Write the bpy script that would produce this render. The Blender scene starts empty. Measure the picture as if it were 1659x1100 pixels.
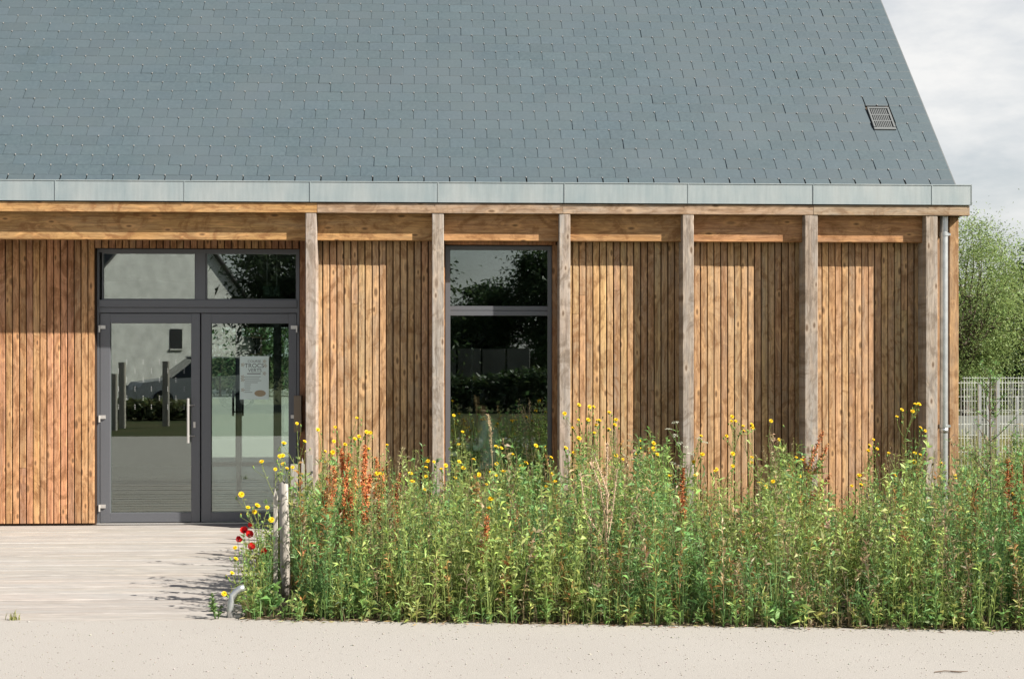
import bpy, bmesh, math, random
import numpy as np
from mathutils import Vector, Matrix
R = math.radians
rng = np.random.default_rng(7); random.seed(7)
SC = bpy.context.scene
C = SC.collection

# ------------------------------------------------------------------ camera
EYE, DC, YAW = 1.72, 13.96, R(2.6)
cam_d = bpy.data.cameras.new('camera'); cam = bpy.data.objects.new('camera', cam_d); C.objects.link(cam)
cam.location = (0, -DC, EYE); cam.rotation_euler = (R(90), 0, -YAW)
cam_d.sensor_width = 36; cam_d.lens = 50; cam_d.shift_y = 26/1659; cam_d.clip_end = 3000
SC.camera = cam
# ------------------------------------------------------------------ sky and sun
SUN_AZ, SUN_EL = R(62.5), R(39.2)          # azimuth to the right of the facade's outward normal
to_sun = Vector((math.sin(SUN_AZ)*math.cos(SUN_EL), -math.cos(SUN_AZ)*math.cos(SUN_EL), math.sin(SUN_EL)))
w = bpy.data.worlds.new('World'); SC.world = w; w.use_nodes = True
nt = w.node_tree; N = nt.nodes; Lk = nt.links
for n in list(N): N.remove(n)
def nd(t, **k):
    n = N.new(t)
    for a, b in k.items(): setattr(n, a, b)
    return n
sky = nd('ShaderNodeTexSky', sky_type='NISHITA', sun_disc=False, sun_elevation=SUN_EL,
         sun_rotation=math.atan2(to_sun.x, to_sun.y), air_density=1.0, dust_density=1.6, ozone_density=1.0)
tc = nd('ShaderNodeTexCoord'); mp = nd('ShaderNodeMapping'); mp.inputs['Scale'].default_value = (2.2, 2.2, 6.0)
mp.inputs['Location'].default_value = (0.4, 0.0, 0.15)
cl = nd('ShaderNodeTexNoise'); cl.inputs['Scale'].default_value = 2.0; cl.inputs['Detail'].default_value = 7; cl.inputs['Roughness'].default_value = 0.58
rmp = nd('ShaderNodeValToRGB'); rmp.color_ramp.elements[0].position = 0.20; rmp.color_ramp.elements[1].position = 0.60
mx = nd('ShaderNodeMix', data_type='RGBA'); mx.inputs[7].default_value = (8.9, 8.9, 8.8, 1)
sc_ = nd('ShaderNodeMath', operation='MULTIPLY'); sc_.inputs[1].default_value = 0.85
bg = nd('ShaderNodeBackground'); bg.inputs['Strength'].default_value = 0.052
wo = nd('ShaderNodeOutputWorld')
Lk.new(tc.outputs['Generated'], mp.inputs['Vector']); Lk.new(mp.outputs[0], cl.inputs['Vector'])
Lk.new(cl.outputs['Fac'], rmp.inputs[0]); 
sx_ = nd('ShaderNodeSeparateXYZ'); Lk.new(tc.outputs['Generated'], sx_.inputs[0])
fall = nd('ShaderNodeMapRange', interpolation_type='SMOOTHSTEP'); fall.inputs['From Min'].default_value = 0.16; fall.inputs['From Max'].default_value = 0.60; fall.inputs['To Min'].default_value = 1.0; fall.inputs['To Max'].default_value = 0.10
Lk.new(sx_.outputs['Z'], fall.inputs[0]); Lk.new(fall.outputs[0], sc_.inputs[1])
Lk.new(rmp.outputs[0], sc_.inputs[0]); Lk.new(sc_.outputs[0], mx.inputs[0])
Lk.new(sky.outputs[0], mx.inputs[6]); Lk.new(mx.outputs[2], bg.inputs['Color']); Lk.new(bg.outputs[0], wo.inputs[0])
sd = bpy.data.lights.new('sun', 'SUN'); sun = bpy.data.objects.new('sun', sd); C.objects.link(sun)
sd.energy = 5.0; sd.angle = R(0.53); sd.color = (1.0, 0.94, 0.86)
sun.rotation_euler = (-to_sun).to_track_quat('-Z', 'Y').to_euler(); sun.location = (20, -20, 25)
SC.view_settings.view_transform = 'Standard'; SC.view_settings.look = 'None'
SC.view_settings.exposure = 1.0; SC.view_settings.gamma = 1.0; SC.view_settings.use_curve_mapping = False
SC.render.engine = 'CYCLES'
SC.cycles.max_bounces = 10; SC.cycles.transparent_max_bounces = 24; SC.cycles.glossy_bounces = 4
SC.cycles.use_denoising = True
SC.cycles.caustics_reflective = False; SC.cycles.caustics_refractive = False

# ------------------------------------------------------------------ measuring: photo pixel -> metres on the plane at depth Y
F = 2304.0
def ray(px, py):
    u = (px-829.5)/F; v = (576-py)/F
    return Vector((math.sin(YAW)+u*math.cos(YAW), math.cos(YAW)-u*math.sin(YAW), v))
def P(px, py, Y):
    d = ray(px, py); t = (Y+DC)/d.y
    return Vector((t*d.x, Y, EYE+t*d.z))
def X(px, Y): return P(px, 576, Y).x
def Z(py, Y, px=800): return P(px, py, Y).z
def G0(px, py):                                    # a point of the level ground
    d = ray(px, py); t = -EYE/d.z
    return Vector((t*d.x, -DC+t*d.y, 0))

# ------------------------------------------------------------------ materials
MATS = {}
def newmat(name):
    m = bpy.data.materials.new(name); m.use_nodes = True
    t = m.node_tree
    for n in list(t.nodes): t.nodes.remove(n)
    o = t.nodes.new('ShaderNodeOutputMaterial'); b = t.nodes.new('ShaderNodeBsdfPrincipled')
    t.links.new(b.outputs[0], o.inputs[0]); MATS[name] = m
    return m, t, b
def NN(t, typ, **k):
    n = t.nodes.new(typ)
    for a, b in k.items():
        if a == 'ins':
            for i, v in b.items(): n.inputs[i].default_value = v
        else: setattr(n, a, b)
    return n
def mixc(t, fac, a, b, mode='MIX'):
    m = t.nodes.new('ShaderNodeMix'); m.data_type = 'RGBA'; m.blend_type = mode
    for i, s in ((0, fac), (6, a), (7, b)):
        if hasattr(s, 'is_linked') or isinstance(s, bpy.types.NodeSocket): t.links.new(s, m.inputs[i])
        else: m.inputs[i].default_value = s if i == 0 else (*s[:3], 1)
    return m.outputs[2]
def ramp(t, src, p0, p1, c0=(0,0,0), c1=(1,1,1)):
    r = t.nodes.new('ShaderNodeValToRGB'); e = r.color_ramp.elements
    e[0].position, e[1].position = p0, p1; e[0].color = (*c0, 1); e[1].color = (*c1, 1)
    t.links.new(src, r.inputs[0]); return r.outputs[0]
def coords(t, scale=(1,1,1), rand=0.0, src='Object'):
    """position coordinates, shifted per object so that no two boards share a grain"""
    g = NN(t, 'ShaderNodeNewGeometry'); pos = g.outputs['Position']
    if rand:
        oi = NN(t, 'ShaderNodeObjectInfo'); k = NN(t, 'ShaderNodeVectorMath', operation='SCALE'); k.inputs[0].default_value = (rand, rand*0.7, rand*1.3)
        t.links.new(oi.outputs['Random'], k.inputs['Scale'])
        a = NN(t, 'ShaderNodeVectorMath', operation='ADD'); t.links.new(pos, a.inputs[0]); t.links.new(k.outputs[0], a.inputs[1]); pos = a.outputs[0]
    m = NN(t, 'ShaderNodeMapping'); m.inputs['Scale'].default_value = scale; t.links.new(pos, m.inputs[0])
    return m.outputs[0]
def noise(t, vec, scale, detail=4, rough=0.55, dist=0.0):
    n = NN(t, 'ShaderNodeTexNoise'); n.inputs['Scale'].default_value = scale; n.inputs['Detail'].default_value = detail
    n.inputs['Roughness'].default_value = rough; n.inputs['Distortion'].default_value = dist
    t.links.new(vec, n.inputs['Vector']); return n.outputs['Fac']
def bump(t, b, h, strength, dist=0.003):
    n = NN(t, 'ShaderNodeBump'); n.inputs['Strength'].default_value = strength; n.inputs['Distance'].default_value = dist
    t.links.new(h, n.inputs['Height']); t.links.new(n.outputs[0], b.inputs['Normal'])

def wood(name, light, mid, grey, grey_amt, axis='z', rough=0.8, knots=True, var=0.35):
    m, t, b = newmat(name)
    st = {'z': (1, 1, 0.06), 'x': (0.06, 1, 1), 'y': (1, 0.06, 1)}[axis]
    v = coords(t, st, 37.0)
    grain = noise(t, v, 75, 5, 0.6, 0.6)
    broad = noise(t, v, 11, 3, 0.5, 0.8)
    oi = NN(t, 'ShaderNodeObjectInfo')
    col = mixc(t, ramp(t, broad, 0.32, 0.68), mid, light)
    col = mixc(t, ramp(t, grain, 0.30, 0.72), (0.42, 0.34, 0.28), (1.12, 1.12, 1.12), 'MIX') if False else mixc(t, 0.6, col, mixc(t, ramp(t, grain, 0.30, 0.66), tuple(c*0.5 for c in mid), tuple(min(1, c*1.2) for c in light)))
    # board to board variation
    rv = NN(t, 'ShaderNodeMath', operation='MULTIPLY_ADD'); rv.inputs[1].default_value = var; rv.inputs[2].default_value = 1-var*0.55
    t.links.new(oi.outputs['Random'], rv.inputs[0])
    hs = NN(t, 'ShaderNodeHueSaturation'); t.links.new(rv.outputs[0], hs.inputs['Value']); t.links.new(col, hs.inputs['Color'])
    frac = NN(t, 'ShaderNodeMath', operation='FRACT'); k7 = NN(t, 'ShaderNodeMath', operation='MULTIPLY'); k7.inputs[1].default_value = 7.31
    t.links.new(oi.outputs['Random'], k7.inputs[0]); t.links.new(k7.outputs[0], frac.inputs[0])
    hu = NN(t, 'ShaderNodeMapRange'); hu.inputs['To Min'].default_value = 0.488; hu.inputs['To Max'].default_value = 0.512
    t.links.new(frac.outputs[0], hu.inputs[0]); t.links.new(hu.outputs[0], hs.inputs['Hue'])
    col = hs.outputs[0]
    # silvered weathering in patches
    pat = noise(t, coords(t, {'z': (6, 6, 0.7), 'x': (0.7, 6, 6), 'y': (6, .7, 6)}[axis], 11.0), 1.6, 4, 0.6)
    gf = NN(t, 'ShaderNodeMath', operation='MULTIPLY'); gf.inputs[1].default_value = grey_amt
    t.links.new(ramp(t, pat, 0.35, 0.7), gf.inputs[0])
    gcol = mixc(t, ramp(t, grain, 0.25, 0.75), tuple(c*0.6 for c in grey), grey)
    col = mixc(t, gf.outputs[0], col, gcol)
    if knots:      # stains that run across neighbouring boards
        mo = noise(t, coords(t, {'z': (1, .05, 0.6), 'x': (0.6, .05, 1), 'y': (1, .6, .05)}[axis], 0.25), 4.5, 6, 0.66, 2.5)
        mo2 = NN(t, 'ShaderNodeMath', operation='MULTIPLY'); mo2.inputs[1].default_value = 0.72
        t.links.new(ramp(t, mo, 0.48, 0.62), mo2.inputs[0]); col = mixc(t, mo2.outputs[0], col, tuple(c*0.62 for c in mid))
    if knots:      # dark weather streaks and pale flames in the figure
        stv = coords(t, {'z': (1, .03, 0.035), 'x': (0.035, .03, 1), 'y': (1, .035, .03)}[axis], 23.0)
        stk = NN(t, 'ShaderNodeMath', operation='MULTIPLY'); stk.inputs[1].default_value = 0.5
        t.links.new(ramp(t, noise(t, stv, 42, 3, 0.5), 0.56, 0.72), stk.inputs[0])
        col = mixc(t, stk.outputs[0], col, tuple(c*0.42 for c in mid))
        fl = noise(t, coords(t, {'z': (1, .03, 0.30), 'x': (0.30, .03, 1), 'y': (1, .30, .03)}[axis], 29.0), 14, 3, 0.55, 2.2)
        fl2 = NN(t, 'ShaderNodeMath', operation='MULTIPLY'); fl2.inputs[1].default_value = 0.45
        t.links.new(ramp(t, fl, 0.56, 0.68), fl2.inputs[0]); col = mixc(t, fl2.outputs[0], col, tuple(min(1, c*1.22) for c in light))
        fl3 = NN(t, 'ShaderNodeMath', operation='MULTIPLY'); fl3.inputs[1].default_value = 0.5
        t.links.new(ramp(t, fl, 0.42, 0.30), fl3.inputs[0]) if False else t.links.new(ramp(t, fl, 0.30, 0.42, (1, 1, 1), (0, 0, 0)), fl3.inputs[0]); col = mixc(t, fl3.outputs[0], col, tuple(c*0.6 for c in mid))
    h = grain
    if knots:
        kv = coords(t, {'z': (1, .03, 0.40), 'x': (0.40, .03, 1), 'y': (1, .40, .03)}[axis], 19.0)
        vo = NN(t, 'ShaderNodeTexVoronoi', voronoi_dimensions='2D'); vo.inputs['Scale'].default_value = 6.5; vo.inputs['Randomness'].default_value = 1.0
        sp_ = NN(t, 'ShaderNodeSeparateXYZ'); cb_ = NN(t, 'ShaderNodeCombineXYZ'); t.links.new(kv, sp_.inputs[0])
        t.links.new(sp_.outputs[0 if axis == 'z' else 2], cb_.inputs[0]); t.links.new(sp_.outputs[2 if axis == 'z' else 0], cb_.inputs[1])
        t.links.new(cb_.outputs[0], vo.inputs['Vector'])
        wv = NN(t, 'ShaderNodeMath', operation='ADD'); nz = noise(t, v, 30, 2)
        mm = NN(t, 'ShaderNodeMath', operation='MULTIPLY'); mm.inputs[1].default_value = 0.22; t.links.new(nz, mm.inputs[0])
        ksz = NN(t, 'ShaderNodeMapRange'); ksz.inputs['To Min'].default_value = 0.75; ksz.inputs['To Max'].default_value = 2.6
        sc2 = NN(t, 'ShaderNodeSeparateColor'); t.links.new(vo.outputs['Color'], sc2.inputs[0]); t.links.new(sc2.outputs[1], ksz.inputs[0])
        kd = NN(t, 'ShaderNodeMath', operation='MULTIPLY'); t.links.new(vo.outputs['Distance'], kd.inputs[0]); t.links.new(ksz.outputs[0], kd.inputs[1])
        t.links.new(kd.outputs[0], wv.inputs[0]); t.links.new(mm.outputs[0], wv.inputs[1])
        spot = ramp(t, wv.outputs[0], 0.20, 0.33, (1, 1, 1), (0, 0, 0))
        halo = ramp(t, wv.outputs[0], 0.3, 0.6, (1, 1, 1), (0, 0, 0))
        # some cells only
        pick = ramp(t, vo.outputs['Color'], 0.36, 0.50)
        a = NN(t, 'ShaderNodeMath', operation='MULTIPLY'); t.links.new(spot, a.inputs[0]); t.links.new(pick, a.inputs[1])
        a2 = NN(t, 'ShaderNodeMath', operation='MULTIPLY'); a2.inputs[1].default_value = 0.80; t.links.new(a.outputs[0], a2.inputs[0])
        h2 = NN(t, 'ShaderNodeMath', operation='MULTIPLY'); t.links.new(halo, h2.inputs[0]); t.links.new(pick, h2.inputs[1])
        h3 = NN(t, 'ShaderNodeMath', operation='MULTIPLY'); h3.inputs[1].default_value = 0.45; t.links.new(h2.outputs[0], h3.inputs[0])
        col = mixc(t, h3.outputs[0], col, tuple(min(1, c*1.35) for c in light))
        col = mixc(t, a2.outputs[0], col, (0.10, 0.055, 0.028))
    t.links.new(col, b.inputs['Base Color']); b.inputs['Roughness'].default_value = rough
    b.inputs['Specular IOR Level'].default_value = 0.25
    bump(t, b, h, 0.35, 0.002)
    return m
W_LEFT = wood('cladding_larch_warm', (0.55, 0.295, 0.142), (0.335, 0.148, 0.060), (0.39, 0.30, 0.22), 0.42, var=0.5)
W_BAY = wood('cladding_larch_weathered', (0.58, 0.36, 0.18), (0.35, 0.176, 0.074), (0.42, 0.345, 0.26), 0.6, var=0.44)
W_POST = wood('timber_silvered', (0.44, 0.355, 0.275), (0.29, 0.22, 0.16), (0.45, 0.425, 0.39), 0.9, var=0.16)
W_BEAM = wood('timber_beam', (0.53, 0.29, 0.12), (0.35, 0.16, 0.06), (0.38, 0.29, 0.20), 0.35, 'x', var=0.2)
W_FASC = wood('timber_fascia', (0.45, 0.31, 0.19), (0.31, 0.185, 0.10), (0.43, 0.375, 0.31), 0.7, 'x', var=0.25)
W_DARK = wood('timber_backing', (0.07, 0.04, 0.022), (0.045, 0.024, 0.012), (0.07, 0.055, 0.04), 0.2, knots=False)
W_STAKE = wood('weathered_stake', (0.40, 0.36, 0.31), (0.30, 0.26, 0.21), (0.46, 0.44, 0.41), 0.9, knots=False)
W_DECK = wood('deck_board', (0.39, 0.355, 0.315), (0.32, 0.285, 0.245), (0.40, 0.387, 0.365), 0.9, 'x', knots=False, var=0.16)

def plain(name, col, rough=0.6, metal=0.0, nscale=None, namt=0.25, spec=0.5, bmp=0.0, stretch=(1,1,1)):
    m, t, b = newmat(name)
    b.inputs['Roughness'].default_value = rough; b.inputs['Metallic'].default_value = metal; b.inputs['Specular IOR Level'].default_value = spec
    if nscale:
        n = noise(t, coords(t, stretch, 5.0), nscale, 5, 0.6)
        c = mixc(t, ramp(t, n, 0.3, 0.7), tuple(x*(1-namt) for x in col), tuple(min(1, x*(1+namt)) for x in col))
        t.links.new(c, b.inputs['Base Color'])
        if bmp: bump(t, b, n, bmp, 0.01)
    else: b.inputs['Base Color'].default_value = (*col, 1)
    return m
def mat_slate():
    m, t, b = newmat('slate')
    oi = NN(t, 'ShaderNodeObjectInfo')
    at = NN(t, 'ShaderNodeAttribute', attribute_name='Col')
    n = noise(t, coords(t, (1, 1, 1), 3.0), 26, 5, 0.65); n2 = noise(t, coords(t), 1.1, 3)
    c = mixc(t, ramp(t, n, 0.3, 0.7), (0.057, 0.081, 0.092), (0.079, 0.108, 0.119))
    c = mixc(t, ramp(t, n2, 0.35, 0.7), c, (0.078, 0.101, 0.110))
    c = mixc(t, 0.7, c, at.outputs['Color'], 'MULTIPLY')
    t.links.new(c, b.inputs['Base Color']); b.inputs['Roughness'].default_value = 0.52; b.inputs['Specular IOR Level'].default_value = 0.45
    bump(t, b, n, 0.12, 0.004); return m
SLATE = mat_slate()
def mat_zinc():
    m, t, b = newmat('zinc')
    n = noise(t, coords(t, (1, 1, 0.10), 9.0), 26, 5, 0.65); n2 = noise(t, coords(t, (1, 1, 0.5), 9.0), 3.2, 4)
    c = mixc(t, ramp(t, n, 0.28, 0.74), (0.255, 0.30, 0.31), (0.39, 0.44, 0.445))
    c = mixc(t, 0.45, c, mixc(t, ramp(t, n2, 0.35, 0.68), (0.26, 0.33, 0.35), (0.46, 0.48, 0.465)))
    t.links.new(c, b.inputs['Base Color']); b.inputs['Metallic'].default_value = 0.25; b.inputs['Roughness'].default_value = 0.48
    return m
ZINC = mat_zinc()
GALV = plain('galvanised_steel', (0.52, 0.54, 0.54), 0.36, 0.75, 14, 0.14)
ALU = plain('anthracite_aluminium', (0.125, 0.13, 0.142), 0.42, 0.25, 220, 0.10)
STEEL = plain('brushed_steel', (0.62, 0.60, 0.57), 0.35, 0.6)
BLACK = plain('black_rubber', (0.02, 0.02, 0.02), 0.6)
WHITE = plain('white_render', (0.78, 0.77, 0.74), 0.9, 0, 2.2, 0.16, 0.2, 0.3)
DARKROOF = plain('dark_roof_tile', (0.06, 0.055, 0.055), 0.7, 0, 12, 0.3)
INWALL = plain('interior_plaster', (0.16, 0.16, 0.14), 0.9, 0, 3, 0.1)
INFLOOR = plain('interior_floor', (0.42, 0.41, 0.37), 0.35, 0, 4, 0.12)
BROWNBOX = plain('bronze_metal', (0.22, 0.17, 0.12), 0.5, 0.2)
BRONZE = plain('hook_metal', (0.62, 0.60, 0.55), 0.3, 0.7)
WIRE = plain('fence_wire', (0.66, 0.70, 0.66), 0.5, 0.2)
BARK = plain('bark', (0.16, 0.12, 0.085), 0.9, 0, 30, 0.35, 0.2, 0.5, (1, 1, 0.3))
SOIL = plain('soil', (0.085, 0.07, 0.045), 0.95, 0, 14, 0.4, 0.1, 0.6)
CONC = plain('pale_concrete', (0.52, 0.51, 0.48), 0.85, 0, 8, 0.12)
def mat_gravel():
    m, t, b = newmat('sandy_gravel')
    v = coords(t)
    n = noise(t, v, 120, 3, 0.75); n2 = noise(t, v, 0.9, 4, 0.6); n3 = noise(t, v, 60, 4, 0.7)
    c = mixc(t, ramp(t, n, 0.25, 0.75), (0.225, 0.208, 0.182), (0.435, 0.415, 0.385))
    c = mixc(t, 0.35, c, mixc(t, ramp(t, n2, 0.3, 0.7), (0.32, 0.30, 0.272), (0.375, 0.355, 0.325)))
    c = mixc(t, ramp(t, n3, 0.66, 0.76), c, (0.20, 0.18, 0.15))
    t.links.new(c, b.inputs['Base Color']); b.inputs['Roughness'].default_value = 0.95; b.inputs['Specular IOR Level'].default_value = 0.15
    bump(t, b, n, 0.5, 0.006); return m
GRAVEL = mat_gravel()
def mat_grass():
    m, t, b = newmat('meadow_ground')
    v = coords(t); n = noise(t, v, 18, 6, 0.7); n2 = noise(t, v, 0.6, 4)
    c = mixc(t, ramp(t, n, 0.3, 0.7), (0.03, 0.042, 0.015), (0.075, 0.085, 0.035))
    c = mixc(t, ramp(t, n2, 0.4, 0.7), c, (0.085, 0.08, 0.04))
    t.links.new(c, b.inputs['Base Color']); b.inputs['Roughness'].default_value = 0.95; b.inputs['Specular IOR Level'].default_value = 0.1
    bump(t, b, n, 0.8, 0.05); return m
GRASS = mat_grass()
def mat_glass():
    m, t, b = newmat('window_glass'); o = [n for n in t.nodes if n.type == 'OUTPUT_MATERIAL'][0]; t.nodes.remove(b)
    tr = NN(t, 'ShaderNodeBsdfTransparent'); tr.inputs[0].default_value = (0.86, 0.93, 0.90, 1)
    gl = NN(t, 'ShaderNodeBsdfGlossy'); gl.inputs['Roughness'].default_value = 0.0; gl.inputs[0].default_value = (0.92, 0.97, 0.95, 1)
    mxs = NN(t, 'ShaderNodeMixShader'); mxs.inputs[0].default_value = 0.165
    t.links.new(tr.outputs[0], mxs.inputs[1]); t.links.new(gl.outputs[0], mxs.inputs[2]); t.links.new(mxs.outputs[0], o.inputs[0]); return m
GLASS = mat_glass()
def mat_leaf(name, trans=0.30, rough=0.5):
    m, t, b = newmat(name); o = [n for n in t.nodes if n.type == 'OUTPUT_MATERIAL'][0]
    at = NN(t, 'ShaderNodeAttribute', attribute_name='Col')
    t.links.new(at.outputs['Color'], b.inputs['Base Color']); b.inputs['Roughness'].default_value = rough; b.inputs['Specular IOR Level'].default_value = 0.3
    tl = NN(t, 'ShaderNodeBsdfTranslucent'); hs = NN(t, 'ShaderNodeHueSaturation'); hs.inputs['Value'].default_value = 1.25; hs.inputs['Hue'].default_value = 0.485
    t.links.new(at.outputs['Color'], hs.inputs['Color']); t.links.new(hs.outputs[0], tl.inputs[0])
    ms = NN(t, 'ShaderNodeMixShader'); ms.inputs[0].default_value = trans
    t.links.new(b.outputs[0], ms.inputs[1]); t.links.new(tl.outputs[0], ms.inputs[2]); t.links.new(ms.outputs[0], o.inputs[0]); return m
LEAF = mat_leaf('leaf', 0.36); PETAL = mat_leaf('petal', 0.25, 0.6); DRY = mat_leaf('dry_stalk', 0.15, 0.8)

# ------------------------------------------------------------------ objects
def setp(o, label=None, cat=None, group=None, kind=None):
    for k, v in (('label', label), ('category', cat), ('group', group), ('kind', kind)):
        if v: o[k] = v
    return o
def link(name, me, parent=None, mat=None):
    o = bpy.data.objects.new(name, me); C.objects.link(o)
    if parent is not None: o.parent = parent
    if mat is not None and not me.materials: me.materials.append(mat)
    return o
def empty(name, loc=(0,0,0), rz=0, **k):
    o = bpy.data.objects.new(name, None); C.objects.link(o); o.location = loc; o.rotation_euler.z = rz; o.empty_display_size = 0.1
    return setp(o, **k)
class MB:
    """collects boxes, prisms and tubes for one mesh"""
    def __init__(s): s.v = []; s.f = []
    def add(s, vs, fs):
        n = len(s.v); s.v += [tuple(v) for v in vs]; s.f += [tuple(i+n for i in f) for f in fs]; return s
    def box(s, x0, x1, y0, y1, z0, z1):
        return s.add([(x0,y0,z0),(x1,y0,z0),(x1,y1,z0),(x0,y1,z0),(x0,y0,z1),(x1,y0,z1),(x1,y1,z1),(x0,y1,z1)],
                     [(0,3,2,1),(4,5,6,7),(0,1,5,4),(1,2,6,5),(2,3,7,6),(3,0,4,7)])
    def cbox(s, x0, x1, y0, y1, z0, z1, c=0.004, axis='z'):
        """box with chamfered long edges"""
        if axis == 'z': a0,a1,b0,b1,l0,l1 = x0,x1,y0,y1,z0,z1; f = lambda a,b,l: (a,b,l)
        elif axis == 'x': a0,a1,b0,b1,l0,l1 = y0,y1,z0,z1,x0,x1; f = lambda a,b,l: (l,a,b)
        else: a0,a1,b0,b1,l0,l1 = z0,z1,x0,x1,y0,y1; f = lambda a,b,l: (b,l,a)
        p = [(a0+c,b0),(a1-c,b0),(a1,b0+c),(a1,b1-c),(a1-c,b1),(a0+c,b1),(a0,b1-c),(a0,b0+c)]
        vs = [f(a,b,l0) for a,b in p]+[f(a,b,l1) for a,b in p]
        fs = [tuple(range(7,-1,-1)), tuple(range(8,16))]+[(i,(i+1)%8,8+(i+1)%8,8+i) for i in range(8)]
        return s.add(vs, fs)
    def tube(s, pts, r, n=8, cap=True):
        pts = [Vector(p) for p in pts]; K = len(pts); rs = r if hasattr(r, '__len__') else [r]*K
        vs = []; fs = []
        for i, p in enumerate(pts):
            d = (pts[min(i+1,K-1)]-pts[max(i-1,0)]).normalized()
            a = d.orthogonal().normalized() if abs(d.z) > .95 else d.cross(Vector((0,0,1))).normalized()
            if abs(d.z) > .95: a = (Vector((1,0,0))-d*d.x).normalized()
            b = d.cross(a)
            for j in range(n):
                th = 2*math.pi*j/n; vs.append(p+(a*math.cos(th)+b*math.sin(th))*rs[i])
        for i in range(K-1):
            for j in range(n): fs.append((i*n+j, i*n+(j+1)%n, (i+1)*n+(j+1)%n, (i+1)*n+j))
        if cap: fs += [tuple(range(n-1,-1,-1)), tuple(range((K-1)*n, K*n))]
        return s.add(vs, fs)
    def ball(s, c, r, sx=1, sy=1, sz=1, n=8, k=6):
        vs = []; fs = []
        for i in range(k+1):
            ph = math.pi*i/k
            for j in range(n):
                th = 2*math.pi*j/n
                vs.append((c[0]+r*sx*math.sin(ph)*math.cos(th), c[1]+r*sy*math.sin(ph)*math.sin(th), c[2]+r*sz*math.cos(ph)))
        for i in range(k):
            for j in range(n): fs.append((i*n+j, (i+1)*n+j, (i+1)*n+(j+1)%n, i*n+(j+1)%n))
        return s.add(vs, fs)
    def mesh(s, name, smooth=False):
        me = bpy.data.meshes.new(name); me.from_pydata(s.v, [], s.f); me.update()
        if smooth: me.polygons.foreach_set('use_smooth', [True]*len(me.polygons))
        return me
    def build(s, name, mat, parent=None, smooth=False):
        return link(name, s.mesh(name, smooth), parent, mat)
def box(name, mat, parent, *a): return MB().box(*a).build(name, mat, parent)

# ------------------------------------------------------------------ ground
MB().add([(-600,-600,-0.03),(600,-600,-0.03),(600,900,-0.03),(-600,900,-0.03)], [(0,1,2,3)]).build('ground', GRASS)['kind'] = 'structure'
DECK_Y0 = G0(200, 1005).y
e0, e1 = G0(380, 1003), G0(1659, 1021.5)
ex = lambda x: e0.y+(e1.y-e0.y)*(x-e0.x)/(e1.x-e0.x)          # front line of the plant bed
pv = [(-40,-15.2,0),(40,-15.2,0),(40,ex(9.5),0),(9.5,ex(9.5),0)]+[(x, ex(x)+0.012*math.sin(x*9)+0.010*math.sin(x*23+1), 0) for x in np.arange(9.3,-1.36,-0.1)]+[(-1.36,DECK_Y0,0),(-40,DECK_Y0,0)]
o = MB().add(pv, [tuple(range(len(pv)))]).build('path', GRAVEL); o['kind'] = 'structure'
pv = [(-1.3, ex(-1.3)+.0,-.006), (9.5, ex(9.5),-.006), (9.5, .5,-.006), (-1.3,.5,-.006)]
o = MB().add(pv, [(0,1,2,3)]).build('plant_bed', SOIL); o['kind'] = 'structure'
o = MB().add([(-14,8.7,0),(4,8.7,0),(4,60,0),(-30,60,0)], [(0,1,2,3)]).build('rear_path', GRAVEL); o['kind'] = 'structure'
# timber deck: every board is a piece of the deck
deck = MB().box(-9.0,-1.36,DECK_Y0,0.86,-.09,-.042).build('deck', W_DARK); deck['kind'] = 'structure'
PITCH = 0.2795
y = DECK_Y0; brds = {}
k = 0
while y < 0.62:
    for (x0, x1) in ((-9.0, -5.1-(k%3)*1.2), (-5.1-(k%3)*1.2+.004, -1.36+random.uniform(-.02,.02))):
        o = MB().cbox(x0, x1, y, y+PITCH-0.032-random.uniform(0,.008), -.035, 0.0+random.uniform(-.003,.002), .007, 'x').build('deck_board', W_DECK, deck)
    y += PITCH; k += 1

# ------------------------------------------------------------------ the building
B = empty('timber_building', (0,0,0), label='long timber-clad building with dark slate roof, zinc gutter and slender upright posts', cat='building')
WY, LY, DY, NY = 0.24, 0.62, 0.70, 0.335       # cladding face, recessed wall face, door face, window face
ZF1, ZF0 = Z(329.8, -.005), Z(346.2, -.005)     # fascia board
ZG1, ZG0 = Z(296, -.02), Z(328.5, -.02)         # gutter
XE = X(1573.5, -.02)
XW = -9.0
XG = X(1553, WY)
ZS = ZF0+0.012                                  # soffit
pl = [495,700,906,1106,1304,1500]; pr = [512.5,719,924,1124,1325,1519]
POST = [(X(a,0), X(b,0)) for a, b in zip(pl, pr)]
for a, b in POST:
    MB().cbox(a, b, 0, WY-.004, 0.0, ZF0-.002, .005).build('post', W_POST, B)
cp0, cp1 = X(1538, WY-.04), X(1553, WY-.04)
MB().cbox(cp0, cp1, WY-.04, WY+.10, 0.0, ZS-.006, .004).build('corner_board', W_BAY, B)
# beams behind the post faces
ZB0 = Z(390.5, .105)
xs = [(XW, POST[0][0]-.001)]+[(POST[i][1]+.001, POST[i+1][0]-.001) for i in range(5)]
for a, b in xs:
    MB().cbox(a, b, .105, .185, ZB0, ZS-.004, .004, 'x').build('beam', W_BEAM, B)
# fascia boards, butted
fj = [-260, 514, 912, 1318, 1571]
for i in range(4):
    a = XW-.02 if i == 0 else X(fj[i], -.005); b = X(fj[i+1], -.005)
    MB().cbox(a+.0015, b-.0015, -.004-(i%2)*.002, .05, ZF0, ZF1-.004, .003, 'x').build('fascia_board', W_BEAM if i == 0 else W_FASC, B)
box('soffit', W_DARK, B, XW, X(1571,-.005)-.004, .052, LY+.3, ZS, ZS+.025)
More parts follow.
